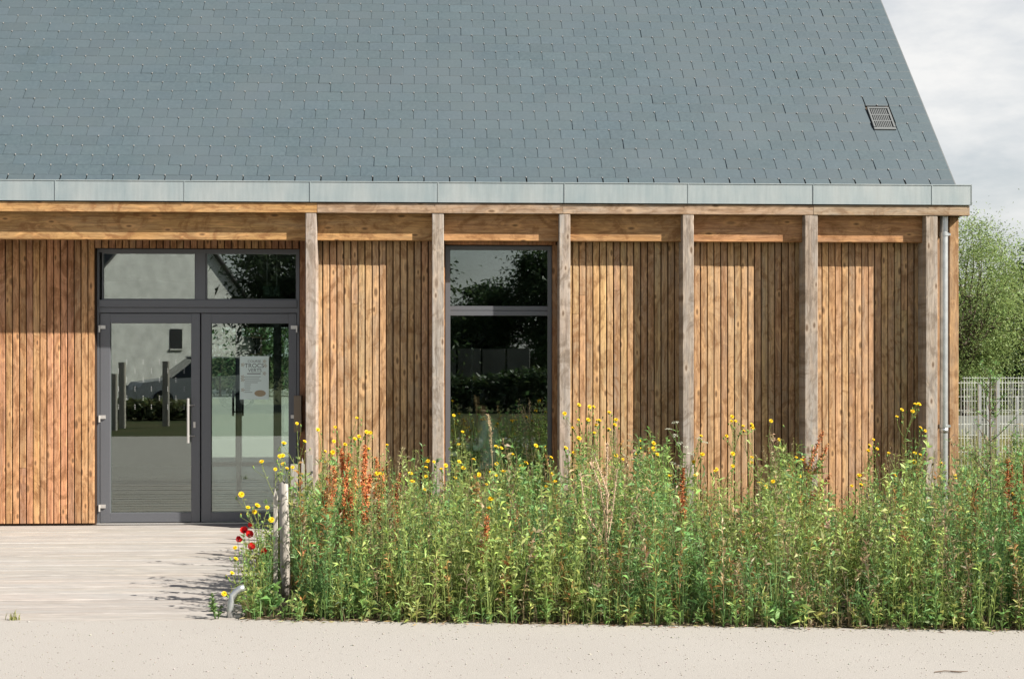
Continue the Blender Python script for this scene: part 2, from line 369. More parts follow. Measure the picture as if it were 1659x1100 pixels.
# zinc gutter panels with raised seams
gj = [90,299,503,710,915,1115,1318,1510]
gx = [XW-.02]+[X(g,-.02)-1.285*k for g, k in ((90,2),(90,1))]+[X(g,-.02) for g in gj]+[XE]
for i in range(len(gx)-1):
    a, b = gx[i]+.0022, gx[i+1]-.0022; yy = -.02-(i%2)*.0022
    m = MB()
    m.box(a, b, yy, yy+.006, ZG0, ZG1)                          # face
    m.box(a, b, yy-.005, yy+.016, ZG1-.004, ZG1+.005)           # rolled lip
    m.box(a, b, yy+.006, .12, ZG0, ZG0+.006)                    # floor
    m.build('gutter_panel', ZINC, B)
MB().box(XE+.0005, XE+.006, -.024, .16, ZG0-.002, ZG1+.006).build('gutter_end', ZINC, B)
for g in gx[1:-1]:
    MB().box(g-.004, g+.0021, -.0262, -.0228, ZG0-.001, ZG1+.002).build('gutter_seam', ZINC, B)
# --- walls behind the cladding
XD0, XD1 = X(157, DY), X(485.5, DY)              # door opening
ZD1 = Z(403.5, DY, 300)
XN0, XN1 = X(721.5, NY), X(894, NY)              # window opening
ZN1 = Z(398, NY)
wl = MB()
wl.box(XW, XD0-.002, LY+.024, LY+.12, 0.0, ZS-.003).box(XD0-.002, XD1+.002, LY+.024, LY+.12, ZD1, ZS-.003).box(XD1+.002, POST[0][1], LY+.024, LY+.12, 0, ZS-.003)
wall_l = wl.build('recessed_wall', W_DARK, B)
wr = MB()
wr.box(POST[0][0]+.03, XN0-.03, WY+.026, LY+.02, 0.0, ZS-.003).box(XN1+.03, XG-.01, WY+.026, LY+.02, 0, ZS-.003)
wr.box(XN0-.03, XN1+.03, WY+.026, LY+.02, ZN1, ZS-.003).box(XN0-.03, XN1+.03, WY+.026, LY+.02, 0.0, .10)
wall_r = wr.build('bay_wall', W_DARK, B)
# rear, gable and partitions
zr = ZG1-.02
box('gable_wall', W_BAY, B, XG-.14, XG-.012, LY+.03, 8.4, 0.0, zr-.05)
XV0, XV1 = X(336, 8.4), X(474, 8.4)
rw = MB(); rw.box(XW, XV0, 8.4, 8.55, 0, ZS).box(XV1, XG-.012, 8.4, 8.55, 0, ZS).box(XV0, XV1, 8.4, 8.55, 2.25, ZS); rw.build('rear_wall', INWALL, B)
box('end_wall', W_BAY, B, XW-.1, XW, LY+.03, 8.55, 0, ZS)
box('floor', INFLOOR, B, XW, XG-.15, DY+.12, 8.4, -.03, 0.002)
box('ceiling', INWALL, B, XW, XG-.15, LY+.15, 8.4, ZS-.25, ZS-.2)
box('partition_wall', INWALL, B, POST[0][1]-.1, POST[0][1]-.02, LY+.13, 8.39, 0.003, ZS-.26)
box('partition_wall', INWALL, B, -6.0, -5.9, LY+.13, 8.39, 0.003, ZS-.26)
box('partition_wall', INWALL, B, POST[0][1], 5.0, 5.2, 5.3, 0.003, ZS-.26)
# --- cladding boards, each a piece of its wall
BP = 0.0685
mesh_cache = {}
def board_mesh(h, wd, key='b'):
    k = (round(h,3), round(wd,4))
    if k not in mesh_cache: mesh_cache[k] = MB().cbox(-wd/2, wd/2, 0, .022, 0, h, .0045).mesh('cladding_board')
    return mesh_cache[k]
def clad(x0, x1, yf, z0, z1, mat, parent, wd=0.0588, joints=0.12):
    n = max(1, int(round((x1-x0)/BP))); p = (x1-x0)/n
    for i in range(n):
        xc = x0+p*(i+.5); segs = [(z0, z1)]
        if random.random() < joints:
            zj = random.uniform(z0+.5, z1-.4); segs = [(z0, zj-.0015), (zj+.0015, z1)]
        for a, b in segs:
            me = board_mesh(b-a, wd)
            o = bpy.data.objects.new('cladding_board', me); C.objects.link(o); o.parent = parent
            if not me.materials: me.materials.append(mat)
            o.material_slots[0].link = 'OBJECT'; o.material_slots[0].material = mat
            o.location = (xc+random.uniform(-.0008,.0008), yf+random.uniform(-.0015,.0015), a)
zt = ZS-.006
clad(XD0-.003-BP*int((XD0+6.1)/BP), XD0-.004, LY, Z(847.5, LY, 80), zt, W_LEFT, wall_l, joints=.07)
clad(XD0-.002, XD1+.002, LY, ZD1+.002, zt, W_LEFT, wall_l, joints=0)
clad(XD1+.003, POST[0][0]+.10, LY, .03, zt, W_LEFT, wall_l, joints=0)
for i, (a, b) in enumerate(zip([p[1] for p in POST[:-1]]+[POST[5][1]], [p[0] for p in POST[1:]]+[cp0])):
    if i == 1: continue
    clad(a-.03 if i < 5 else a-.02, b+.03 if i < 5 else b-.001, WY, .04, zt, W_BAY, wall_r, joints=.14)
box('lintel_board', W_LEFT, B, XN0-.03, XN1+.03, WY+.012, NY+.06, ZN1+.002, zt)
box('reveal_board', W_LEFT, B, POST[1][1]-.04, XN0-.004, WY+.012, NY+.08, .05, ZN1)
box('reveal_board', W_LEFT, B, XN1+.004, POST[2][0]+.04, WY+.012, NY+.08, .05, ZN1)

# --- roof: plane at 45 degrees, slates
PIT = R(45); ys, zs = .085, ZG1-.035
def rp(x, s, h=0.0): return (x, ys+s*math.cos(PIT)-h*math.sin(PIT), zs+s*math.sin(PIT)+h*math.cos(PIT))
XV = X(1549, .09)                                 # verge
SL = 5.7
m = MB()
cs = [rp(x, s, h) for x in (XW-.1, XV-.03) for s in (-.05, SL) for h in (-.12, -.004)]
m.add(cs, [(0,1,3,2),(4,6,7,5),(0,4,5,1),(2,3,7,6),(0,2,6,4),(1,5,7,3)])
roof = m.build('roof', W_DARK, B)
yr, zrg = rp(0, SL)[1:]
MB().add([(XW-.1,yr,zrg),(XV-.03,yr,zrg),(XV-.03,2*yr,zs),(XW-.1,2*yr,zs),(XW-.1,yr,zrg-.15),(XV-.03,yr,zrg-.15),(XV-.03,2*yr,zs-.15),(XW-.1,2*yr,zs-.15)],
         [(0,1,2,3),(7,6,5,4),(0,4,5,1),(1,5,6,2),(2,6,7,3),(3,7,4,0)]).build('rear_roof', DARKROOF, B)
MB().add([(XV-.1,LY,zs-.02),(XV-.1,yr,zrg-.16),(XV-.1,2*yr-.6,zs-.02),(XV-.16,LY,zs-.02),(XV-.16,yr,zrg-.16),(XV-.16,2*yr-.6,zs-.02)],
         [(0,2,1),(3,4,5),(0,1,4,3),(1,2,5,4),(2,0,3,5)]).build('gable_panel', W_BAY, B)
def slate_geo(x0, x1, s, ln, lift):
    """one slate: tail at s, thin plate rising to its head under the courses above"""
    th = .008
    ta = random.uniform(-.004,.004)*.6
    q = [(x0, s+ta, lift+random.uniform(0,.0015)), (x1, s-ta, lift+random.uniform(0,.0015)), (x1, s+ln, .001), (x0, s+ln, .001)]
    bv = (.013, .013, 0, 0)
    return [rp(x, a, h) for x, a, h in q]+[rp(x, a+k, h+th) for (x, a, h), k in zip(q, bv)], [(0,3,2,1),(4,5,6,7),(0,1,5,4),(1,2,6,5),(2,3,7,6),(3,0,4,7)]
SW, EXP = .254, .160
nrow = int(SL/EXP)
field = MB(); fcol = []; hooks = MB(); n_ind = 0
VX0, VX1 = X(1409, 1.0), X(1446, 1.0)
sv = P(1428, 192, 0)
# vent position on the slope: intersect the sight line with the roof plane
def on_roof(px, py):
    d = ray(px, py); # z = zs + (y-ys)
    t = (zs-ys-EYE+(-DC))/(d.z-d.y); p = Vector((0,-DC,EYE))+d*t
    return p.x, (p.y-ys)/math.cos(PIT)
v0 = on_roof(1414, 207); v1 = on_roof(1449, 207); v2 = on_roof(1409, 178)
for r in range(nrow):
    s = .02+EXP*r-EXP*.28
    x = XV-(0 if r%2 == 0 else SW/2)
    cols = []
    if r%2: cols.append((XV-SW/2+.004, XV))
    while x > XW-.1: cols.append((x-SW+.0085+random.uniform(0,.005), x-.001)); x -= SW
    for a, b in cols:
        xc = (a+b)/2
        tone = random.gauss(1.0, .038); tone = max(.82, min(1.2, tone))
        lift = .0092+random.uniform(0,.001)+(random.random() < .05)*.004
        if v0[0]-.03 < xc < v1[0]+.03 and v0[1]-.1 < s+.05 < v2[1]-.05: continue
        vs, fs = slate_geo(a, b, s, .40, lift)
        if r < 8 and a > -4.75:
            sm = MB().add(vs, fs).mesh('slate'); ca = sm.color_attributes.new('Col', 'FLOAT_COLOR', 'POINT')
            g = tone; c4 = [g*random.uniform(.98,1.02), g, g*random.uniform(.98,1.03), 1]
            ca.data.foreach_set('color', c4*8); link('slate', sm, roof, SLATE); n_ind += 1
        else:
            field.add(vs, fs); fcol += [tone*random.uniform(.98,1.02), tone, tone*random.uniform(.98,1.03), 1]*8
        if xc > -5.5 and b-a > .2 and s < 4.3:       # hook at the tail of each slate
            hx = xc+random.uniform(-.004,.004)
            c = [rp(hx+dx, s+ds, lift+h) for dx in (-.004,.004) for ds in (-.005,.014) for h in (-.004,.0125)]
            hooks.add(c, [(0,1,3,2),(4,6,7,5),(0,4,5,1),(2,3,7,6),(0,2,6,4),(1,5,7,3)])
            c = [rp(hx+dx, s+ds, h) for dx in (-.002,.002) for ds in (-.10,-.002) for h in (.009,.0125)]
sm = field.mesh('slate_field'); ca = sm.color_attributes.new('Col', 'FLOAT_COLOR', 'POINT'); ca.data.foreach_set('color', fcol)
o = link('slate_field', sm, roof, SLATE); o['kind'] = 'stuff'
o = hooks.build('slate_hooks', BRONZE, roof); o['kind'] = 'stuff'
VENTM = plain('vent_grey', (0.125, 0.135, 0.135), 0.6, 0, 60, 0.1)
# verge strip
c = [rp(x, s, h) for x in (XV+.001, XV+.012) for s in (-.03, SL) for h in (-.05, .012)]
MB().add(c, [(0,1,3,2),(4,6,7,5),(0,4,5,1),(2,3,7,6),(0,2,6,4),(1,5,7,3)]).build('verge_strip', VENTM, B)
# roof vent
vx0, vx1, vs0, vs1 = v0[0], v1[0], v0[1]-.03, v2[1]
def rbox(mb, x0, x1, s0, s1, h0, h1):
    c = [rp(x, s, h) for x in (x0, x1) for s in (s0, s1) for h in (h0, h1)]
    mb.add(c, [(0,1,3,2),(4,6,7,5),(0,4,5,1),(2,3,7,6),(0,2,6,4),(1,5,7,3)])
fr = MB(); rbox(fr, vx0, vx1, vs0-.035, vs0, .0, .028); rbox(fr, vx0, vx1, vs1-.025, vs1, .0, .036)
rbox(fr, vx0, vx0+.018, vs0, vs1-.025, .0, .034); rbox(fr, vx1-.02, vx1, vs0, vs1-.025, .0, .034)
hgt = (vs1-.025-vs0)
for k in (1, 2): rbox(fr, vx0+.018, vx1-.02, vs0+hgt*k/3-.008, vs0+hgt*k/3+.008, .014, .031)
vent = fr.build('roof_vent', VENTM, B)
bk = MB(); rbox(bk, vx0+.018, vx1-.02, vs0, vs1-.025, .0, .012); bk.build('vent_opening', BLACK, vent)
nb = 10
for i in range(1, nb):
    xx = vx0+.018+(vx1-vx0-.038)*i/nb
    bm = MB(); rbox(bm, xx-.005, xx+.005, vs0+.001, vs1-.026, .014, .029); bm.build('vent_bar', VENTM, vent)
# --- downpipe
dpx = (X(1522.5,.12)+X(1535.5,.12))/2; dpr = (X(1535.5,.12)-X(1522.5,.12))/2
dp = MB().tube([(dpx,.12,.02),(dpx,.12,ZS-.004)], dpr, 20, False).build('downpipe', GALV, B, True)
for py in (380, 690):
    z = Z(py,.12,1528); MB().tube([(dpx,.12,z-.016),(dpx,.12,z+.016)], dpr+.006, 20).box(dpx-.015, dpx+.015, .12+dpr, WY, z-.012, z+.012).box(dpx+dpr+.004, dpx+dpr+.026, .108, .13, z-.011, z+.011).build('pipe_clamp', GALV, dp)
z = Z(688,.12,1528)-.03
MB().tube([(dpx,.12,z-.05),(dpx,.12,z+.0)], dpr+.003, 20).build('pipe_socket', GALV, dp, True)

# --- glazed door and its top lights
ZT = lambda py: Z(py, DY, 320)
xd = lambda px: X(px, DY)
fr = MB(); d0, d1 = DY, DY+.07
zb = Z(846, DY, 320)
fr.cbox(XD0, xd(161), d0, d1, zb-.005, ZD1-.001, .002).cbox(xd(481), XD1, d0, d1, zb-.005, ZD1-.001, .002)
fr.cbox(xd(161), xd(481), d0+.002, d1, ZT(409.5), ZD1-.001, .002, 'x')
fr.cbox(xd(161), xd(481), d0-.012, d1, ZT(498), ZT(486), .002, 'x')
fr.cbox(xd(161), xd(481), d0+.006, d1, ZT(507), ZT(498.3), .002, 'x')
fr.cbox(xd(317), xd(333), d0+.002, d1, ZT(486), ZT(409.5), .002)
fr.build('door_frame', ALU, B)
box('threshold', STEEL, B, XD0, XD1, DY-.02, DY+.1, 0.001, zb-.003 if zb > .006 else .006)
def pane(name, parent, px0, px1, py0, py1, Y):
    a, b = X(px0, Y), X(px1, Y); z0, z1 = Z(py1, Y, (px0+px1)/2), Z(py0, Y, (px0+px1)/2)
    return box(name, GLASS, parent, a-.006, b+.006, Y+.028, Y+.036, z0-.006, z1+.006)
for (a, b) in ((165,317),(333,481)):
    t = MB(); x0, x1 = xd(a), xd(b); z0, z1 = ZT(486), ZT(409.5)
    t.box(x0-.0001, x0+.012, d0+.012, d0+.06, z0, z1).box(x1-.012, x1, d0+.012, d0+.06, z0, z1).box(x0+.012, x1-.012, d0+.012, d0+.06, z0, z0+.012).box(x0+.012, x1-.012, d0+.012, d0+.06, z1-.012, z1)
    tw = t.build('top_light', ALU, B); pane('pane', tw, a+1.5, b-1.5, 411, 484.5, DY)
def leaf_door(name, px0, px1, gx0, gx1):
    dr = MB(); x0, x1, a, b = xd(px0), xd(px1), xd(gx0), xd(gx1)
    zt_, zb_, g1, g0 = ZT(508.2), zb+.004, ZT(524), ZT(830)
    y0, y1 = DY+.004, DY+.064
    dr.cbox(x0, a, y0, y1, zb_, zt_, .003).cbox(b, x1, y0, y1, zb_, zt_, .003)
    dr.cbox(a, b, y0+.0005, y1, g1, zt_, .003, 'x').cbox(a, b, y0+.0005, y1, zb_, g0, .003, 'x')
    o = dr.build(name, ALU, B); p = pane('pane', o, gx0, gx1, 524, 830, DY); return o, p
ld, lp = leaf_door('entrance_door', 162, 324, 178.5, 309.5)
rd, rpn = leaf_door('entrance_door', 326, 480.5, 342, 467.5)
for py in (533, 678, 822):
    for dd, px in ((ld, 164), (rd, 478.5)):
        z = ZT(py); x = xd(px); s = 1 if dd is ld else -1
        MB().tube([(x-s*.018, DY-.012, z-.035), (x-s*.018, DY-.012, z+.035)], .012, 10).box(min(x-s*.01, x+s*.045), max(x-s*.01, x+s*.045), DY-.012, DY+.003, z+.0, z+.036).build('hinge', STEEL, dd)
z0, z1 = ZT(717), ZT(645); x = xd(306.5)
MB().tube([(x, DY-.06, z0), (x, DY-.06, z1)], .013, 12).tube([(x, DY-.06, z0+.07), (x+.05, DY+.004, z0+.07)], .008, 8).tube([(x, DY-.06, z1-.07), (x+.05, DY+.004, z1-.07)], .008, 8).build('pull_handle', STEEL, ld)
x = xd(315); z = ZT(688)
MB().cbox(x-.012, x+.014, DY-.004, DY+.0035, z-.03, z+.03, .003).tube([(x, DY-.01, z-.008), (x, DY, z-.008)], .008, 10).build('lock_plate', STEEL, ld)
# rows of small white safety dots on the left leaf's glass
dots = MB()
for i in range(6):
    for j in range(4 if i % 2 == 0 else 5):
        px = 205.5+26.5*j-(13.2 if i % 2 else 0); py = 586+14.6*i
        for q in (-3.0, 0, 3.0):
            p = P(px, py+q, DY+.0265); r = .0036
            dots.add([(p.x+r*math.cos(a), p.y, p.z+r*math.sin(a)) for a in np.arange(6)*math.pi/3], [(5,4,3,2,1,0)])
DOT = plain('white_film', (0.75, 0.76, 0.74), 0.6)
o = dots.build('safety_dots', DOT, ld); o['kind'] = 'stuff'
# --- tall window in its bay
xn = lambda px: X(px, NY); zn = lambda py: Z(py, NY, 808)
n0, n1 = NY, NY+.07; zbw = .12
fw = MB()
fw.cbox(XN0, xn(729.5), n0, n1, zbw, ZN1-.002, .002).cbox(xn(887.5), XN1, n0, n1, zbw, ZN1-.002, .002)
fw.cbox(xn(729.5), xn(887.5), n0+.001, n1, zn(405), ZN1-.002, .002, 'x').cbox(xn(729.5), xn(887.5), n0+.001, n1, zn(503), zn(496), .002, 'x')
fw.cbox(xn(729.5), xn(887.5), n0+.001, n1, zn(511.5), zn(503.6), .002, 'x').cbox(xn(729.5), xn(887.5), n0+.001, n1, zbw, zbw+.07, .002, 'x')
wf = fw.build('window', ALU, B)
pane('pane', wf, 730, 887, 405.5, 495.5, NY)
box('pane', GLASS, wf, xn(729.5), xn(887.5), NY+.03, NY+.038, zbw+.065, zn(511.7))
box('window_sill', ALU, wf, XN0-.02, XN1+.02, WY+.0, NY+.02, zbw-.03, zbw-.002)
#@@PART2@@
# ------------------------------------------------------------------ foliage geometry (numpy)
def nrm(a): return a/np.maximum(np.linalg.norm(a, axis=-1, keepdims=True), 1e-9)
class Geo:
    def __init__(s): s.V = []; s.T = []; s.Cc = []; s.n = 0
    def add(s, v, t, c):
        v = np.asarray(v, float); t = np.asarray(t, int); c = np.asarray(c, float)
        s.V.append(v); s.T.append(t+s.n); s.Cc.append(np.broadcast_to(c, (len(v), 3)) if c.ndim == 1 else c); s.n += len(v)
    def leaves(s, b, d, L, W, col, droop=0.15, mid=0.45):
        b = np.asarray(b, float); n = len(b); d = nrm(np.asarray(d, float)); L = np.broadcast_to(L, n)[:, None]; W = np.broadcast_to(W, n)[:, None]
        side = nrm(np.cross(d, rng.normal(size=(n, 3))+np.array([0, 0, 1.2]))); up = np.cross(side, d)
        m = b+d*L*mid+up*L*0.06; tip = b+d*L; tip = tip-np.array([0, 0, 1.0])*L*droop*rng.uniform(.3, 1.6, (n, 1))
        v = np.stack([b, m+side*W/2, m-side*W/2, tip], 1).reshape(-1, 3)
        i = np.arange(n)[:, None]*4
        t = np.concatenate([i+np.array([0, 1, 2]), i+np.array([1, 3, 2])])
        s.add(v, t, np.repeat(np.broadcast_to(col, (n, 3)), 4, 0))
    def tube(s, pts, r, col, n=3):
        pts = np.asarray(pts, float); K = len(pts); r = np.broadcast_to(r, K)
        d = nrm(np.gradient(pts, axis=0)); a = nrm(np.cross(d, np.array([0.31, 0.94, 0.12]))); b = np.cross(d, a)
        th = np.arange(n)*2*math.pi/n
        v = (pts[:, None]+(a[:, None]*np.cos(th)[None, :, None]+b[:, None]*np.sin(th)[None, :, None])*r[:, None, None]).reshape(-1, 3)
        i, j = np.meshgrid(np.arange(K-1), np.arange(n), indexing='ij'); j2 = (j+1) % n
        q = np.stack([i*n+j, i*n+j2, (i+1)*n+j2, (i+1)*n+j], -1).reshape(-1, 4)
        s.add(v, np.concatenate([q[:, [0, 1, 2]], q[:, [0, 2, 3]]]), col)
    def mesh(s, name, smooth=False):
        V = np.concatenate(s.V); T = np.concatenate(s.T); Cc = np.concatenate(s.Cc)
        me = bpy.data.meshes.new(name); me.vertices.add(len(V)); me.vertices.foreach_set('co', V.astype(np.float32).ravel())
        me.loops.add(len(T)*3); me.loops.foreach_set('vertex_index', T.astype(np.int32).ravel())
        me.polygons.add(len(T)); me.polygons.foreach_set('loop_start', (np.arange(len(T))*3).astype(np.int32))
        me.update(calc_edges=True)
        ca = me.color_attributes.new('Col', 'FLOAT_COLOR', 'POINT')
        ca.data.foreach_set('color', np.concatenate([Cc, np.ones((len(Cc), 1))], 1).astype(np.float32).ravel())
        return me
    def build(s, name, mat, parent=None): return link(name, s.mesh(name), parent, mat)
def curve(p0, p1, bend=0.0, K=6, side=None):
    p0 = np.asarray(p0, float); p1 = np.asarray(p1, float); t = np.linspace(0, 1, K)[:, None]
    d = p1-p0; s = rng.normal(size=3)*.5 if side is None else np.asarray(side, float); s[2] *= .2
    return p0+d*t+s*bend*np.linalg.norm(d)*np.sin(t*math.pi)*.5
def along(pts, t):
    K = len(pts)-1; x = np.clip(t, 0, .9999)*K; i = x.astype(int); f = (x-i)[:, None]
    return pts[i]*(1-f)+pts[i+1]*f
def outdir(n, e0, e1):
    az = rng.uniform(0, 2*math.pi, n); el = np.radians(rng.uniform(e0, e1, n))
    return np.stack([np.cos(az)*np.cos(el), np.sin(az)*np.cos(el), np.sin(el)], 1)
OLIVE = np.array([.305,.345,.108]); FRESH = np.array([.176,.298,.086]); BLUEG = np.array([.092,.212,.098]); DARKG = np.array([.050,.084,.032])
STRAW = np.array([.36,.29,.165]); RUST = np.array([.36,.140,.052]); YELLOW = np.array([.82,.58,.015]); REDP = np.array([.55,.018,.012])
def vary(c, n, a=.18):
    return np.clip(np.asarray(c)*(1+rng.normal(0, a, (n, 1)))*(1+rng.normal(0, a*.35, (n, 3))), 0, 1)

# ------------------------------------------------------------------ the mass of wild green stems in the bed (nobody could count them)
SIL = np.array([(340,985),(380,955),(395,930),(410,900),(430,865),(470,800),(500,772),(550,768),(600,765),(650,770),(700,775),(760,770),(800,768),(860,760),(905,765),(930,742),(960,735),(1000,752),(1030,742),(1060,735),(1090,762),(1110,790),(1150,788),(1185,800),(1215,812),(1240,775),(1270,738),(1300,752),(1330,795),(1365,815),(1390,828),(1410,782),(1440,757),(1490,752),(1530,778),(1560,765),(1600,735),(1659,715),(1900,715)], float)
def to_px(x, y):
    c, s = math.cos(YAW), math.sin(YAW); dx, dy = x, y+DC
    return 829.5+F*(dx*c-dy*s)/(dx*s+dy*c)
def hmax(x, y):
    top = np.interp(to_px(x, y), SIL[:, 0], SIL[:, 1]); return EYE-(top-576)/F*(y+DC)
meadow = Geo()
STK = P(460.5, 784, -3.65).x/(DC-3.65)      # keep the sight of the round stake open
def herb(g, x, y, h, kind, tone):
    lean = rng.normal(0, .10, 2); K = 5; t = np.linspace(0, 1, K)
    pts = np.stack([x+lean[0]*h*t**2, y+lean[1]*h*t**2, h*t], 1)
    if kind == 0: n, L, W, el = int(14+h*28), .088, .0118, (10, 75)
    elif kind == 1: n, L, W, el = int(18+h*44), .048, .0095, (-10, 70)
    elif kind == 3: n, L, W, el = int(18+h*34), .086, .017, (5, 68)
    else: n, L, W, el = int(9+h*13), .10, .019, (0, 60)
    g.tube(pts, np.linspace(.0036, .0013, K), tone*1.05+np.array([.05,.04,.015]))
    tt = rng.uniform(.04, 1, n)**.85; b = along(pts, tt); d = outdir(n, *el)
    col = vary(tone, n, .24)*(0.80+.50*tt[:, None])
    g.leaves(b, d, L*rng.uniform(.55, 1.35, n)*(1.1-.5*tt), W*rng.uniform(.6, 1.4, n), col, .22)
def blades(g, x, y, h, tone, n=7):
    for _ in range(n):
        a = rng.uniform(0, 2*math.pi); l = h*rng.uniform(.6, 1.0); rr = l*rng.uniform(.15, .55); K = 5; t = np.linspace(0, 1, K)
        zz = l*(t-.35*t**3*rr/l*1.5); px_ = x+math.cos(a)*rr*t**1.8; py_ = y+math.sin(a)*rr*t**1.8
        wv = np.linspace(.0075, .001, K); s = np.array([-math.sin(a+.6), math.cos(a+.6), 0])
        c = np.stack([px_, py_, zz], 1); v = np.concatenate([c+s*wv[:, None]/2, c-s*wv[:, None]/2])
        i = np.arange(K-1); tr = np.concatenate([np.stack([i, i+1, i+K], 1), np.stack([i+1, i+K+1, i+K], 1)])
        g.add(v, tr, tone*rng.uniform(.75, 1.25))
def in_bed(n, x0, x1, d0, d1):
    x = rng.uniform(x0, x1, n); return x, ex(x)+rng.uniform(d0, d1, n)
specs = [(900, .02, .35, .85), (1650, .25, 1.3, 1.0), (1750, 1.2, 3.0, 1.0), (1200, 3.0, 4.75, 1.0)]
for n, d0, d1, f in specs:
    xs_, ys_ = in_bed(n, -1.30, 6.6, d0, d1)
    patch = np.sin(xs_*2.3+ys_*1.1)+np.sin(xs_*.9-ys_*2.7+1.3)
    clump = np.sin(xs_*5.3+1.7*np.sin(ys_*2.9))+np.sin(ys_*4.1+xs_*2.2+.6)
    for x, y, p, cl2 in zip(xs_, ys_, patch, clump):
        if y > -.08: continue
        hm = min(float(hmax(x, y)), 1.02)
        if y < -3.62 and abs(x/(y+DC)-STK) < .0105: continue
        h = hm*(rng.uniform(.45, .95) if rng.random() < .86 else rng.uniform(.95, 1.18))*f
        if d1 < .5: h *= rng.uniform(.3, 1.0)
        if h < .08: continue
        q = rng.random()
        tone = (OLIVE*.62+FRESH*.40) if p+rng.normal(0, .8) > .05 else (FRESH*.62+BLUEG*.38)
        tone = tone*rng.uniform(.8, 1.25)
        if q < .085: tone = STRAW*rng.uniform(.6, 1.05)
        elif q < .125: tone = RUST*.6+OLIVE*.3
        cv = cl2+rng.normal(0, .45)
        h *= 1+.10*np.clip(cl2, -1.6, 1.4)
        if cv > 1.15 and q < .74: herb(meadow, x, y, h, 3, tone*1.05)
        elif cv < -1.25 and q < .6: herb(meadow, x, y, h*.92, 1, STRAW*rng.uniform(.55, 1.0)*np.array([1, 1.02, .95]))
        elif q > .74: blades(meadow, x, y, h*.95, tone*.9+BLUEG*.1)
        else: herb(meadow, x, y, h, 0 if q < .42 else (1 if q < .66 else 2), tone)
# thin taller stalks standing out of the mass
for _ in range(520):
    x, y = (float(a[0]) for a in in_bed(1, -1.2, 6.6, .5, 4.6))
    if y > -.15 or (y < -3.62 and abs(x/(y+DC)-STK) < .012): continue
    h = float(hmax(x, y))*rng.uniform(1.0, 1.22)+.03
    if h > 1.25 or h < .3: continue
    c_ = (OLIVE*1.1 if rng.random() < .6 else STRAW*rng.uniform(.7, 1.1)); lean = rng.normal(0, .09, 2); t = np.linspace(0, 1, 5)
    pts = np.stack([x+lean[0]*h*t**2, y+lean[1]*h*t**2, h*t], 1); meadow.tube(pts, np.linspace(.0034, .0011, 5), c_*.9)
    n = int(rng.integers(8, 26)); tt = rng.uniform(.3, 1, n)
    meadow.leaves(along(pts, tt), outdir(n, 20, 80), rng.uniform(.02, .06, n)*(1.2-.6*tt), rng.uniform(.005, .011, n), vary(c_, n), .2)
# low fringe along the path edge, some of it dry
for _ in range(700):
    x = rng.uniform(-1.32, 6.6); y = ex(x)+rng.uniform(-.035, .16); cl_ = .5+.5*math.sin(x*5.1)*math.sin(x*1.7+2)
    q = rng.random()
    if q < .5: herb(meadow, x, y, rng.uniform(.04, .13+.16*cl_), int(rng.integers(0, 3)), (OLIVE if rng.random() < .45 else FRESH)*rng.uniform(.7, 1.1))
    else: blades(meadow, x, y, rng.uniform(.03, .10+.16*cl_)*(1 if q < .8 else 1.5), (FRESH*.8 if rng.random() < .55 else STRAW*.75), 3)
# plants spilling over the end of the deck
for _ in range(130):
    y = rng.uniform(DECK_Y0+.1, -.9); x = -1.32+rng.normal(0, .05)
    herb(meadow, x, y, rng.uniform(.15, .55), rng.integers(0, 2), (OLIVE if rng.random() < .5 else FRESH)*rng.uniform(.8, 1.2))
o = meadow.build('wild_meadow', LEAF); setp(o, 'dense mass of green weeds and grasses filling the bed along the wall', 'weeds', kind='stuff')
# thin grass on the open ground right of the building
gr = Geo()
for _ in range(2600):
    x = rng.uniform(5.3, 13); y = rng.uniform(.5, 14)
    blades(gr, x, y, rng.uniform(.25, .6), (OLIVE*.6+STRAW*.35)*rng.uniform(.8, 1.2), 4)
o = gr.build('tall_grass', LEAF); setp(o, 'pale tall grass growing before the wire fence right of the building', 'grass', kind='stuff')

# ------------------------------------------------------------------ single plants one can pick out
def head_mesh():
    g = Geo(); n = 16
    for ring, (L, el, cz) in enumerate(((.021, 12, 1.0), (.015, 42, 1.08), (.009, 66, .92))):
        az = np.arange(n)*2*math.pi/n+ring*.2; e = np.radians(el)
        d = np.stack([np.cos(az)*math.cos(e), np.sin(az)*math.cos(e), np.full(n, math.sin(e))], 1)
        side = np.stack([-np.sin(az), np.cos(az), 0*az], 1); b = np.zeros((n, 3)); m = d*L*.7; w_ = .0034
        v = np.stack([b, m+side*w_, m-side*w_, d*L], 1).reshape(-1, 3); i = np.arange(n)[:, None]*4
        g.add(v, np.concatenate([i+np.array([0, 1, 2]), i+np.array([1, 3, 2])]), YELLOW*cz)
    g.tube([(0,0,-.022),(0,0,-.016),(0,0,-.008),(0,0,.001)], [.0035,.0085,.0095,.006], FRESH*.9, 7)
    return g.mesh('flower_head')
HEAD = head_mesh(); HEAD.materials.append(PETAL)
def bud_mesh():
    g = Geo(); g.tube([(0,0,-.02),(0,0,-.013),(0,0,-.004),(0,0,.004)], [.002,.0065,.0075,.003], FRESH, 6)
    g.tube([(0,0,.003),(0,0,.009)], [.0035,.0015], YELLOW*.8, 5); return g.mesh('flower_bud')
BUD = bud_mesh(); BUD.materials.append(PETAL)
def plant_root(name, label, cat, x, y, group=None):
    return empty(name, (x, y, 0), label=label, cat=cat, group=group)
